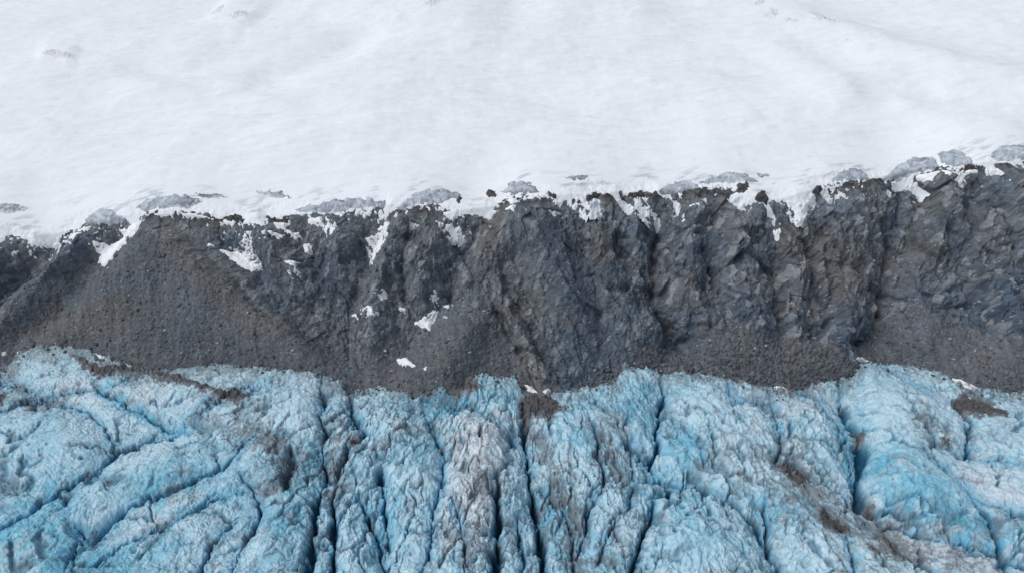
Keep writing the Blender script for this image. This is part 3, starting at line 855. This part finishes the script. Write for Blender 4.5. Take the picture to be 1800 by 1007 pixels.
CREV = [  # points, slot width m, slot depth m, shoulder drop m, shoulder reach m
    (c1((1340, 240), (1350, 300), (1345, 380), (1352, 440), (1325, 500), (1345, 600), (1400, 640)), 1.0, 7, 3.0, 4),
    (c1((1400, 640), (1388, 780), (1375, 1000), (1370, 1090)), 1.1, 9, 2.5, 3.5),
    (c1((1345, 600), (1330, 690), (1300, 830), (1275, 1000), (1268, 1090)), 1.2, 9, 2.5, 3.5),
    (c1((1130, 470), (1020, 480), (960, 590), (800, 670), (690, 715), (600, 740), (480, 820), (380, 900)), .7, 4, 2.5, 5),
    (c1((800, 435), (640, 465), (500, 525), (430, 600), (330, 650), (160, 750), (60, 820), (-40, 880), (-150, 950)), 1.0, 6, 3.5, 6),
    (c1((60, 320), (200, 322), (330, 350), (400, 400), (460, 450), (500, 525)), .7, 4, 2.5, 5),
    (c1((380, 260), (300, 285), (180, 310), (60, 340), (-60, 380)), .6, 4, 2.2, 5),
    (c1((380, 230), (430, 280), (500, 320), (600, 370), (680, 420), (800, 435)), 1.0, 3.5, 2.0, 4),
    (c1((780, 430), (780, 380), (870, 320), (950, 290), (1010, 270), (1100, 265)), .8, 3.5, 1.5, 4),
    (c1((1000, 700), (900, 740), (700, 850), (600, 900), (450, 970), (330, 1060)), .7, 5, 2.5, 5),
    (c1((1215, 500), (1225, 570), (1190, 650), (1180, 700)), 1.6, 7, 2.0, 4),
    (c1((1010, 640), (1050, 690), (1100, 780), (1050, 870), (1000, 960), (960, 1060)), .8, 5, 2.5, 4),
    (c1((1000, 820), (910, 900), (860, 1000), (830, 1090)), .6, 4, 1.5, 4),
    (c1((270, 680), (292, 720), (296, 780)), .7, 4, 1.5, 3),
    (c1((330, 840), (370, 880), (300, 960), (280, 1060)), .5, 3, 1.2, 4),
    (c1((0, 190), (20, 230), (60, 250), (160, 290)), .6, 3, 1.2, 3),
    (c2((745, 310), (755, 380), (765, 480), (790, 580), (800, 700), (815, 800), (830, 930), (850, 1000), (870, 1090)), 1.5, 11, 5.0, 6),
    (c2((640, 620), (648, 760), (645, 860), (635, 1000), (630, 1100)), 1.7, 12, 2.5, 3.5),
    (c2((178, 600), (180, 760), (185, 840), (188, 920)), 1.3, 8, 3.0, 4),
    (c2((85, 700), (105, 760), (150, 880), (172, 970), (180, 1080)), .8, 6, 2.5, 4),
    (c2((30, 270), (58, 350), (60, 400), (82, 450), (30, 490), (0, 570), (-20, 640)), 1.3, 7, 3.0, 4),
    (c2((340, 340), (370, 400), (425, 540), (410, 640), (380, 760), (350, 900), (330, 1080)), .7, 4, 3.5, 6),
    (c2((470, 700), (478, 800), (500, 900), (520, 1080)), .6, 3.5, 2.0, 4),
    (c2((728, 770), (738, 850), (748, 960), (750, 1080)), .7, 4, 2.0, 4),
    (c2((1045, 420), (1085, 640), (1020, 740), (990, 840), (985, 960)), .9, 5, 3.0, 5),
    (c2((1320, 220), (1320, 330), (1315, 400), (1300, 460), (1290, 500), (1265, 545), (1300, 610), (1370, 640), (1360, 690), (1300, 700)), 1.6, 8, 3.5, 5),
    (c2((1300, 700), (1260, 800), (1225, 890), (1215, 960), (1190, 1080)), 1.1, 7, 3.0, 5),
    (c2((790, 600), (860, 660), (920, 740), (950, 830), (970, 960), (1000, 1080)), .7, 4, 2.5, 5),
    (c2((520, 310), (580, 390), (680, 440), (740, 480)), .6, 3, 1.5, 3),
    (c2((300, 290), (420, 330), (520, 340), (600, 380)), .5, 3, 1.5, 3),
    (c2((1180, 470), (1270, 550)), 1.0, 5, 2, 4),
    (c2((1060, 980), (1090, 860), (1170, 760), (1220, 640)), .6, 4, 2.0, 4),
    (c3((640, 220), (660, 340), (690, 400), (722, 460), (735, 530), (722, 610), (740, 690), (800, 740), (850, 790)), 2.2, 9, 4.5, 5),
    (c3((850, 790), (940, 815), (1020, 860), (1150, 890), (1415, 985), (1600, 1040)), .8, 5, 4.0, 6),
    (c3((1110, 300), (1170, 380), (1182, 470), (1185, 550)), 1.3, 6, 3.0, 4),
    (c3((1010, 420), (1060, 490), (1130, 510), (1185, 530)), 1.0, 5, 2.5, 4),
    (c3((1185, 550), (1290, 560), (1415, 600), (1600, 680)), .5, 3, 1.5, 4),
    (c3((940, 780), (880, 740), (820, 730)), .9, 4, 1.5, 3),
    (c3((1190, 700), (1215, 760), (1268, 810), (1280, 860), (1320, 950), (1350, 1060)), 1.1, 7, 2.0, 3.5),
    (c3((990, 560), (1080, 600), (1190, 700), (1300, 750), (1420, 780), (1600, 850)), .6, 3.5, 2.0, 4),
    (c3((-80, 610), (0, 630), (80, 660), (200, 730), (290, 800), (340, 880), (400, 1000), (430, 1090)), 1.0, 6, 4.0, 5),
    (c3((348, 720), (350, 880), (372, 960)), 1.1, 6, 2.5, 3.5),
    (c3((560, 600), (640, 640), (740, 740), (830, 850), (900, 930), (1000, 1000), (1100, 1080)), .8, 4, 3.0, 5),
    (c3((345, 250), (370, 350), (385, 440), (390, 560), (520, 620), (640, 650)), .9, 5, 3.0, 5),
    (c3((1300, 540), (1330, 615)), .6, 4, 1.0, 3),
    (c3((180, 240), (210, 310), (300, 300), (350, 280)), .6, 3.5, 1.5, 3),
    (c3((-100, 300), (0, 420), (60, 500), (100, 590)), .6, 3, 1.5, 4),
    (c3((470, 260), (560, 300), (620, 380), (690, 560), (720, 640)), .6, 3.5, 1.8, 4),
    (c3((480, 700), (600, 780), (680, 900), (720, 1080)), .6, 4, 2.0, 4),
    (c3((820, 160), (900, 230), (1000, 290), (1050, 300)), .5, 3, 1.0, 3),
    (c1((-700, 500), (-300, 640), (0, 600)), .8, 4, 2.5, 5), (c1((-700, 900), (-300, 1000), (0, 1100)), .8, 4, 2.5, 5),
    (c3((1415, 500), (1700, 620), (2200, 900)), .8, 4, 2.5, 5),
]
h = 1.8 * fbm(X, Y, None, 26, 3, 440)
slot = np.zeros_like(U); CD = np.full_like(U, 99.0)
wmod = 0.95 + 2.4 * fbm(X, Y, None, 7, 3, 450)
ua, va = U[0], V[:, 0]
for pts, sw, sdp, shd, shr in CREV:
    a = np.array(pts)
    pad = shr * 3.5 / 0.16 + 10
    i0, i1 = np.searchsorted(va, a[:, 1].min() - pad), np.searchsorted(va, a[:, 1].max() + pad)
    j0, j1 = np.searchsorted(ua, a[:, 0].min() - pad), np.searchsorted(ua, a[:, 0].max() + pad)
    s = (slice(i0, i1), slice(j0, j1))
    if i1 <= i0 or j1 <= j0:
        continue
    d, tt = poly_d(UW[s], VW[s], pts, 1.3)
    d = d * MPP[s]
    tap = np.clip(np.minimum(tt, 1 - tt) * 6 + 0.15, 0, 1)
    h[s] -= (0.62 + 0.38 * sm(380, 600, U[s])) * (shd * 0.95 * np.exp(-d / shr) + shd * 0.7 * np.exp(-(d / (shr * 2.0)) ** 2)) * (0.3 + 0.7 * tap)
    w_ = np.clip(sw * 0.85 * wmod[s], 0.12, 5)
    CD[s] = np.minimum(CD[s], d / (0.4 + 0.6 * tap))
    slot[s] = np.maximum(slot[s], sdp * tap * (0.7 * (1 - sm(0.1, 0.7, d / w_)) + 0.3 * (1 - sm(0.4, 1.4, d / w_))))
# small fracturing follows the flow, which fans out towards the viewer
th = np.arctan2((V - 470) * 1.3, U - 930); rr = np.hypot((V - 470) * 1.3, U - 930)
fa = th * 26 + 0.6 * wa; fb = rr / 26.0
str1 = fbm(fa * 1.0, fb * 0.45, None, 1.0, 4, 460, 0.55, True)
kn1, kn2, knv = worley(X + 1.2 * wc, Y * 0.75 + 1.2 * wd, X * 0, 4.6, 21)
k1, k2, kv = worley(X + 0.9 * wc, Y * 0.8 + 0.9 * wd, X * 0, 1.9, 23)
ridg = fbm(X + wc, Y + wd, None, 5, 5, 470, 0.55, True)
finei = fbm(X, Y, None, 1.3, 4, 480, 0.6)
ROUGH = 0.20 + 0.55 * sm(400, 620, U) * (1 - sm(1400, 1600, U))      # calmer ice at both sides
nq = fbm(X, Y, None, 11, 3, 610)
MIX = sm(-0.3, 0.35, nq)                       # shattered here, smooth there
wl = fbm(X, Y, None, 30, 2, 650)
whity = np.zeros_like(U)
FIN = fbm(th * 24 + 1.1 * wa + 0.5 * wc, fb * 0.33 + 0.6 * wb, None, 1.0, 3, 655, 0.6, True)     # blades of ice along the flow
FIN2 = fbm(th * 60 + 1.6 * wa + 0.9 * wc, fb * 0.8, None, 1.0, 3, 665, 0.6, True)
FINA = (0.35 + 0.65 * sm(690, 800, V)) * (0.35 + 0.65 * ROUGH) * (0.55 + 0.6 * sm(-0.2, 0.3, wl))
cA1, cA2, cAv = worley(th * 10.5 + 0.55 * wa + 0.22 * wc, fb * 0.20 + 0.5 * wb + 0.1 * wd, X * 0, 1.0, 51)
cB1, cB2, cBv = worley(th * 24 + 0.9 * wa + 0.35 * wc, fb * 0.42 + 0.7 * wb + 0.15 * wd, X * 0, 1.0, 53)
eA = (cA2 - cA1) * (1 + 0.5 * wd); eB = (cB2 - cB1) * (1 + 0.6 * wc)
onA = sm(-0.25, 0.1, fbm(X, Y, None, 14, 2, 670)) * sm(660, 740, V); onB = sm(-0.1, 0.25, fbm(X, Y, None, 10, 2, 675)) * (0.4 + 0.6 * ROUGH)
h -= (0.55 + 0.7 * ROUGH) * np.exp(-eA / 0.11) * onA + 0.65 * np.exp(-eB / 0.13) * onB - 0.5 * (cAv - 0.5) - 0.4 * (cBv - 0.5) * ROUGH
fanc = np.maximum((1 - sm(0.015, 0.07, eA)) * onA, 0.7 * (1 - sm(0.02, 0.09, eB)) * onB)
h -= 1.5 * fanc
h += FINA * (1.8 * FIN + 0.30 * FIN2)
SMO = 0.12 + 0.75 * sm(-0.1, 0.35, fbm(X, Y, None, 7, 3, 660) + 0.15 * whity)        # melt-smoothed faces next to broken ones
h += ROUGH * (0.4 * (0.5 - kn1) + 0.35 * (knv - 0.5) + SMO * (0.3 * MIX * (0.5 - k1) + 0.25 * (kv - .5) + 0.5 * ridg)) + SMO * (0.22 + 0.2 * ROUGH) * finei
# layering of the ice comes out as long fine steps across the flow
lay_a = (0.67 * X + Y + 1.5 * wa) ; lay_b = X - 0.67 * Y
LAY = fbm(lay_a, lay_b / 7, None, 1.5, 4, 620, 0.6, True)
side = np.maximum(sm(640, 380, U), sm(1440, 1640, U))
h -= 0.50 * side * sm(0.55, 0.95, LAY) + 0.25 * side * perlin(lay_a / 3.2, lay_b / 18, None, 625)
PIT = sm(0.16, 0.34, fbm(X, Y * 0.8, None, 1.3, 3, 630)) * sm(0.0, 0.35, fbm(X, Y, None, 8, 2, 633))
h -= 0.55 * PIT

q1, q2, _q = worley(th * 30 + 1.2 * wa + 0.8 * wc, fb * 0.9 + 0.8 * wd, X * 0, 1.0, 27)
crack = (1 - sm(0, 0.07, kn2 - kn1)) * sm(-0.1, 0.3, fbm(X, Y, None, 9, 2, 490))
crack2 = (1 - sm(0, 0.08, k2 - k1)) * sm(0.0, 0.35, fbm(X, Y, None, 5, 2, 495))
crack = np.maximum(crack, (1 - sm(0.0, 0.09, q2 - q1)) * sm(-0.2, 0.25, wl + wc * 0.5))
h -= (0.35 + 0.65 * ROUGH) * (0.9 * crack + 0.35 * crack2)
# melt runnels down the flanks and shattered faces
hb = blur(h, 6)
flx, fly = np.cos(th), -np.sin(th) / 1.0
RUNI = 0
for scl, amp, k in ((7.5, 0.6, 5), (3.2, 0.22, 3), (1.5, 0.10, 2)):
    gx, gy = grad2(hb, X, Y)
    r = runnels(X + 1.2 * wc, Y + 1.2 * wd, -gx + 0.25 * flx, -gy + 0.25 * fly, scl, int(scl * 3) + 2)
    a_ = amp * (0.35 + 0.65 * ROUGH) * (0.35 + 1.1 * sm(-0.25, 0.35, nq))
    RUNI = RUNI + a_ * r
    hb = hb + blur(a_ * r, k)
h += RUNI
fa1, fva = facets(X + wc, Y * 0.8 + wd, 4.2, 31); fa2, fvb = facets(X - 0.3 * Y + wc, Y * 0.9 + wd, 1.9, 33); fa3, fvc = facets(X + 0.3 * we, Y, 0.9, 35)
h += ROUGH * (0.55 * fa1 + SMO * (0.2 + 0.45 * MIX) * fa2) + SMO * (0.15 + 0.35 * ROUGH) * fa3
# sharp bright facets of the serac tops
facet = np.abs(fbm(X, Y, None, 2.6, 3, 500)) * 1.5
h += ROUGH * facet * 0.4 * SMO
h += 3.0 - slot * (0.75 + 0.5 * wd)
# swelling of the ice tongues
for pts, hg, wd_ in [([(840, 760), (845, 850), (840, 1000)], 4.0, 50), ([(1210, 900), (1240, 990)], 2.5, 60), ([(700, 790), (720, 860)], 2.5, 50), ([(900, 860), (905, 1000)], 1.0, 25),
                     ([(1400, 740), (1440, 800)], 2.0, 45), ([(1600, 830), (1680, 900), (1760, 960)], 3, 60), ([(1560, 690), (1600, 740)], 2.5, 50), ([(1060, 800), (1090, 900)], 2, 45),
                     ([(300, 830), (180, 900), (60, 980)], 2.5, 45), ([(80, 780), (120, 800)], 2.0, 60), ([(420, 860), (300, 960)], 2.0, 45), ([(1230, 720), (1270, 760)], 1.5, 50)]:
    d, _ = poly_d(UW, VW, pts, 1.2)
    h += hg * np.exp(-(d / wd_) ** 2)
edge = [(-1400, 2000), (-1400, 640)] + ICE_EDGE[1:-1] + [(3200, 700), (3200, 2000)]
UE = U + 12 * wc + 5 * we; VE = V + 11 * wd + 7 * wf + 4 * finei
SD = poly_sd(UE, VE, edge) * MPP
margin = sm(0, 9, SD)
HT = np.where(SD > 0, margin * h * 0.8 + (1 - margin) * (h * 0.25) + np.minimum(SD * 1.5, 2.4), SD * 2.0 - 0.3)
# the rock foot has its own relief near the margin: keep the ice just clear of it
RK = np.full(U.shape, -20.0, np.float32)
q0 = r0 - np.searchsorted(VA, 150)
rows = min(ROCK.shape[0] - q0, U.shape[0])
RK[:rows] = ROCK[q0:q0 + rows, :, 2]
ICE = PG.copy()
bmix = sm(14, -2, SD)                   # near the margin ride on the rock foot
zbase = np.maximum(0, P0[..., 2]) * bmix + np.clip(RK - P0[..., 2] * (RK > -19), -3, 3) * bmix * (RK > -19)
near = SD < 14
ICE[..., 1] = np.where(near, P0[..., 1] * 1.0, PG[..., 1])
ICE[..., 0] = np.where(near, P0[..., 0], PG[..., 0])
ICE[..., 2] = zbase + HT
# lateral shove so that blocks lean a little
ICE[..., 0] += 0.5 * ROUGH * wc * margin; ICE[..., 1] += 0.5 * ROUGH * wd * margin
NI = normals(ICE)

ice_mid, ice_blue, ice_deep, ice_white, ice_grey = lin(180, 214, 229), lin(112, 182, 208), lin(14, 86, 122), lin(208, 219, 227), lin(146, 157, 166)
c = np.zeros(U.shape + (3,), np.float32) + ice_mid
nb = fbm(X, Y, None, 20, 4, 510); nc = fbm(X, Y, None, 4, 4, 520)


def blob(pts, wid, s=1.2):
    d, _ = poly_d(UW, VW, pts, s)
    return np.clip(1 - d / wid, 0, 1)


bluew = np.maximum.reduce([blob([(0, 960), (100, 940), (150, 990)], 110), blob([(200, 870), (420, 900)], 70) * .6, blob([(1560, 830), (1660, 900), (1740, 950)], 70) * .8, blob([(530, 840), (500, 920)], 60) * .9,
                           blob([(1150, 840), (1240, 960)], 90) * .7, blob([(690, 900), (660, 980)], 60) * .8, blob([(875, 900), (875, 1000)], 28), blob([(960, 860), (990, 1000)], 40) * .8,
                           blob([(1110, 720), (1180, 800)], 60) * .7, blob([(1490, 740), (1510, 830)], 34), blob([(720, 720), (900, 700)], 50) * .6, blob([(1060, 700), (1140, 690)], 40) * .6,
                           blob([(180, 700), (290, 757), (340, 762)], 22) * 1.0, blob([(90, 760), (60, 840)], 70) * .5])
c = mixc(c, ice_blue, np.clip(sm(-0.2, 0.45, nb + 0.5 * nc + 0.25 * wl) * 0.75 + bluew * 1.0, 0, 1))
whitew = np.maximum.reduce([blob([(840, 770), (830, 870), (800, 960)], 80), blob([(1560, 930), (1700, 990), (1800, 1030)], 60), blob([(1700, 840), (1790, 900)], 70) * .6, blob([(260, 700), (120, 690)], 60) * .6,
                            blob([(330, 880), (240, 960)], 60) * .5, blob([(700, 780), (680, 830)], 50) * .5, blob([(1420, 720), (1320, 760)], 70) * .5, blob([(1460, 860), (1560, 940)], 60) * .6])
c = mixc(c, ice_white, np.clip(sm(0.1, 0.55, nc + whitew * 1.0 - 0.35 * nb) * (0.30 + 0.65 * whitew), 0, 1))
c = mixc(c, ice_white, sm(0.45, 0.9, facet) * 0.35)
# clean old ice is bluer in slots and low places; cavity shade painted in too
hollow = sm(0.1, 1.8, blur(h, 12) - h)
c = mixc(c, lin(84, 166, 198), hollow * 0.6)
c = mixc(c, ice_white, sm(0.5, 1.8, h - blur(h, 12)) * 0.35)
c = mixc(c, lin(66, 142, 172), PIT * 0.6)
c = mixc(c, lin(60, 130, 165), side * sm(0.66, 0.93, LAY) * 0.6)
c = mixc(c, ice_white * 1.05, sm(0.78, 0.95, fvb) * 0.3 + sm(0.85, 0.97, fvc) * 0.25)
c = mixc(c, lin(52, 104, 130), fanc * 0.6)
slotdirt = sm(0.2, 1.2, slot) * sm(2.5, 1.0, slot) * sm(-0.2, 0.3, nc + wc)
c = mixc(c, lin(84, 88, 94), slotdirt * 0.4)
c = mixc(c, lin(76, 158, 194), sm(3.5, 0.6, CD + 1.5 * wc) * 0.5)  # bluer crevasse flanks, their shade painted into the ice colour
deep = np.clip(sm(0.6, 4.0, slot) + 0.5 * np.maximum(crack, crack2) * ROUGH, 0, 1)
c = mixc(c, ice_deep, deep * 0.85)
# rock flour and grit: streaks along the flow, in cracks and on worn crests
dirtw = np.maximum.reduce([blob([(840, 790), (850, 880), (830, 1000)], 70) * .55, blob([(975, 830), (1000, 930), (1010, 1000)], 45) * .9, blob([(1370, 830), (1450, 900), (1560, 980)], 75) * 1.0,
                           blob([(1500, 880), (1580, 960), (1660, 1010)], 50), blob([(430, 750), (520, 830), (480, 870)], 60) * .8, blob([(590, 760), (590, 850)], 45) * .7, blob([(380, 690), (430, 740)], 60) * .6,
                           blob([(1070, 760), (1080, 840)], 50) * .6, blob([(1130, 930), (1060, 990)], 60) * .5, blob([(0, 700), (80, 730)], 60) * .6, blob([(1270, 820), (1330, 850)], 50) * .5,
                           blob([(1620, 740), (1690, 790)], 60) * .5, blob([(660, 740), (760, 760)], 40) * .3, blob([(930, 740), (960, 800)], 30) * .8])
stk = fbm(fa * 1.6, fb * 0.5, None, 1.0, 4, 530, 0.6, True)
specks = fbm(X, Y, None, 1.6, 4, 540, 0.65, True)
edgeband = sm(12, 0, SD) * (0.5 + sm(1000, 400, U) * 0.5)
dirt = sm(0.42, 0.85, 0.55 * stk + 0.45 * specks + 0.55 * np.maximum(dirtw, edgeband * .7) - 0.05 + 0.3 * nb)
lines = np.maximum(crack, crack2 * 0.8) * sm(0.1, 0.6, dirtw + 0.4 * nc + 0.25)
veins = sm(0.86, 0.975, fbm(X + 2 * wc, Y * 0.7 + 2 * wd, None, 5, 4, 640, 0.5, True)) * sm(-0.2, 0.2, nc + 0.6 * nb + 0.6 * dirtw)
tips = np.maximum(sm(9, 0.5, SD + 5 * nc) * sm(-0.25, 0.15, nc + we + sm(700, 200, U) * 0.25), sm(2.6, 0.3, SD + 1.6 * wc + we))
dirt = np.clip(np.maximum.reduce([dirt * 0.85, lines * 0.8, veins * 0.75, tips * 0.95]), 0, 1)
fand = np.maximum(sm(0.26, 0.05, eA) * onA, sm(0.22, 0.04, eB) * onB * 0.8) * sm(-0.05, 0.3, nc + 0.5 * nb + 0.5 * we + 0.35 * dirtw)
c = mixc(c, lin(104, 104, 108), np.clip(fand + sm(3.2, 0.4, CD + 2.5 * we) * sm(0.05, 0.35, nc + 0.5 * wd + 0.35 * dirtw), 0, 1) * 0.4)
c = mixc(c, lin(92, 92, 96), dirt * 0.85)
grime = sm(-0.3, 0.4, nc + nb) * dirtw * 0.32
c = mixc(c, ice_grey, grime)
c *= (1 + 0.10 * finei)[..., None]
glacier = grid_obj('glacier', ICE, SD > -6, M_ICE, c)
tag(glacier, kind='structure')
GI = dict(U=U, V=V, P=ICE, N=NI)

DEB = [
    (c2((752, 285), (840, 278), (935, 345), (860, 362), (795, 350), (762, 385), (738, 320)), 'dark grit wedge at the head of the central crevasse', 0),
    (c3((388, 600), (420, 568), (480, 583), (518, 605), (498, 662), (430, 628)), 'brown grit heap in a dip of the ice right of centre', 0),
    (c3((560, 750), (600, 768), (692, 820), (688, 862), (600, 852), (553, 820)), 'largest grey grit heap on the lower right ice', 0),
    (c3((1112, 300), (1160, 283), (1250, 308), (1335, 368), (1335, 388), (1230, 380), (1170, 345), (1125, 350)), 'long dark grit mound near the right ice margin', 0),
    (c1((-60, 90), (60, 112), (84, 145), (30, 168), (-60, 175)), 'dark grit mound at the far left ice margin', 0),
    (c1((300, 140), (350, 145), (420, 175), (520, 182), (620, 195), (600, 215), (480, 205), (420, 225), (380, 190)), 'branching grit band on the left ice margin', .25),
    (c1((620, 195), (720, 208), (800, 235), (880, 262), (860, 280), (760, 245), (640, 222)), 'curved grit band right of the branching one', .3),
    (c1((880, 270), (980, 265), (1040, 290), (990, 335), (930, 315), (890, 300)), 'speckled grit spot at the end of the curved band', .3),
    (c3((725, 685), (800, 705), (812, 742), (760, 722)), 'narrow grit tongue below the right hand crevasse', 0),
    (c3((688, 390), (745, 430), (745, 455), (712, 455)), 'dark grit filling the floor of the right hand crevasse', 0),
    (c3((820, 800), (870, 860), (960, 960), (900, 960), (830, 880)), 'streaky grit ribbon on the pale lower right ice', .35),
    (c2((480, 235), (550, 240), (580, 280), (520, 285), (480, 262)), 'grit pocket left of the upturned ice prong', .15),
    (c3((750, 900), (800, 905), (815, 945), (770, 930)), 'small rusty grit smear low on the right ice', .2),
    (c2((30, 470), (70, 445), (95, 455), (50, 492)), 'small grit plug in the crevasse left of centre', 0),
    (c1((0, 290), (30, 300), (20, 340), (-20, 330)), 'faint grit smear on the ice at the left edge', .25),
    (c3((1060, 470), (1095, 468), (1100, 488), (1070, 490)), 'tiny brown grit spot in a blue hollow on the right', 0),
    (c3((900, 165), (960, 170), (970, 182), (920, 182)), 'flat grit strip on top of the right ice tongue', .1),
    (c2((810, 360), (870, 362), (880, 385), (830, 380)), 'small grit smear just below the central grit wedge', .2),
]
for i, (pts, lab, br) in enumerate(DEB):
    patch(GI, 'grit_patch', pts, M_GRIT, grit_col, lab, 'grit patch', 'grit patches lying on the glacier', tmax=0.5, grow=0.10, rough=0.9, warp=1.9, seed=60 + i, breakup=max(br, 0.10), blocks=0.7, swell=2.5)

# ------------------------------------------------------------------ stones
rng = np.random.RandomState(11)
import bmesh
bm = bmesh.new(); bmesh.ops.create_icosphere(bm, subdivisions=1, radius=1); bm.verts.ensure_lookup_table()
ICO_V = np.array([vv.co[:] for vv in bm.verts], np.float32); ICO_F = np.array([[q.index for q in f.verts] for f in bm.faces]); bm.free()
bm = bmesh.new(); bmesh.ops.create_icosphere(bm, subdivisions=3, radius=1)
BIG_V = np.array([vv.co[:] for vv in bm.verts], np.float32); BIG_F = np.array([[q.index for q in f.verts] for f in bm.faces]); bm.free()


def stone_verts(src, size, k):
    v = src.copy()
    for _ in range(9):                          # flat faces cut off a ball
        n = rng.normal(size=3); n /= np.linalg.norm(n)
        lim = rng.uniform(0.55, 0.85)
        dd = v @ n
        v -= np.clip(dd - lim, 0, None)[:, None] * n
    v *= rng.uniform(0.65, 1.15, 3) * [1, 1, 0.75]
    a = rng.uniform(0, 6.28); R = np.array([[math.cos(a), -math.sin(a), 0], [math.sin(a), math.cos(a), 0], [0, 0, 1]])
    return (v @ R.T * size).astype(np.float32)


def at(G, u, v):
    i = np.searchsorted(G['V'][:, 0], v); j = np.searchsorted(G['U'][0], u)
    return G['P'][i, j]


def field(n, region, G, smin, smax, seed):
    vs, fs, cs_ = [], [], []
    k = 0; off = 0
    ua, va = G['U'][0], G['V'][:, 0]
    while k < n:
        u = rng.uniform(-60, 1860); v = rng.uniform(400, 1020)
        if not region(u, v):
            continue
        p = G['P'][np.searchsorted(va, v), np.searchsorted(ua, u)]
        s = smin + (smax - smin) * rng.rand() ** 4
        sv = stone_verts(ICO_V, s, 0) + p + [0, 0, s * 0.1]
        vs.append(sv); fs.append(ICO_F + off); off += len(sv)
        g = rng.rand()
        cc = lin(92, 95, 99) * (0.6 + 0.7 * g) if g < 0.95 else lin(150, 155, 160)
        cs_.append(np.tile(cc, (len(sv), 1)))
        k += 1
    return np.concatenate(vs), np.concatenate(fs), np.concatenate(cs_)


def in_scree(u, v):
    i = np.searchsorted(GR['V'][:, 0], v); j = np.searchsorted(GR['U'][0], u)
    if i >= GR['V'].shape[0]:
        return False
    lim = curve(ICE_EDGE, u)
    if v > lim - 3 or v < curve(SNOW_EDGE, u) + 8:
        return False
    return rng.rand() < (0.12 + 0.88 * SM[i, j]) * (0.35 + 0.65 * min(1, max(0, (v - 480) / 150)))


vs, fs, cc = field(4200, in_scree, GR, 0.12, 1.15, 1)
tag(mesh_obj('rubble', vs, fs, M_SCREE, cc, smooth=False), kind='stuff')


def in_margin(u, v):
    lim = curve(ICE_EDGE, u)
    return lim - 9 < v < lim + 22 and rng.rand() < math.exp(-max(0, v - lim - 3) / 6.0)


vs, fs, cc = field(2000, in_margin, GI, 0.12, 1.0, 2)
tag(mesh_obj('moraine_debris', vs, fs, M_SCREE, cc, smooth=False), kind='stuff')
BOULD = [((1583, 541), 1.9, 'pale boulder wedged at the top of the right hand scree fan', 1.5), ((1574, 534), 1.2, 'smaller pale boulder beside the one atop the right scree fan', 1.45),
         ((1424, 583), 1.1, 'upper pale boulder on the rubble crest under the brown buttress', 1.4), ((1438, 590), 1.4, 'middle pale boulder on the rubble crest under the brown buttress', 1.4),
         ((1462, 600), 1.2, 'lowest pale boulder on the rubble crest beside the dark cave', 1.3), ((674, 614), 1.0, 'white stone above the lowest snow patch', 2.2),
         ((1355, 590), 0.8, 'white stone at the foot of the dark right hand gully', 2.2), ((1112, 641), 0.9, 'pale block perched just above the ice tip right of centre', 1.6),
         ((1500, 592), 2.6, 'big dark boulder in the mouth of the cave', 0.75), ((1520, 588), 2.1, 'rounded slate block right of the big cave boulder', 0.8),
         ((1484, 586), 1.8, 'grey block left of the big cave boulder', 0.95), ((1385, 548), 1.0, 'white speckled block in the gully left of the brown buttress', 1.6),
         ((705, 632), 0.8, 'small pale stone touching the lowest snow patch', 1.8), ((1741, 612), 0.8, 'small white stone on the right hand scree fan', 2.0),
         ((1166, 640), 0.7, 'little pale stone above the ice between two crevasses', 1.8)]
for (u, v), s, lab, tone in BOULD:
    p = at(GR, u, v)
    vv = stone_verts(BIG_V, s, 0)
    nrm = fbm(vv[:, 0] + p[0], vv[:, 1] + p[1], vv[:, 2], 0.9, 3, 600)
    vv = vv * (1 + 0.18 * nrm)[:, None]
    col_ = np.tile(lin(105, 110, 117) * tone, (len(vv), 1)) * (1 + 0.35 * nrm)[:, None]
    o = mesh_obj('boulder', vv, BIG_F, M_ROCK, col_, smooth=False)
    o.location = (float(p[0]), float(p[1]), float(p[2]) + s * 0.25)
    tag(o, lab, 'boulder', 'boulders at the foot of the cliffs')
print('done')
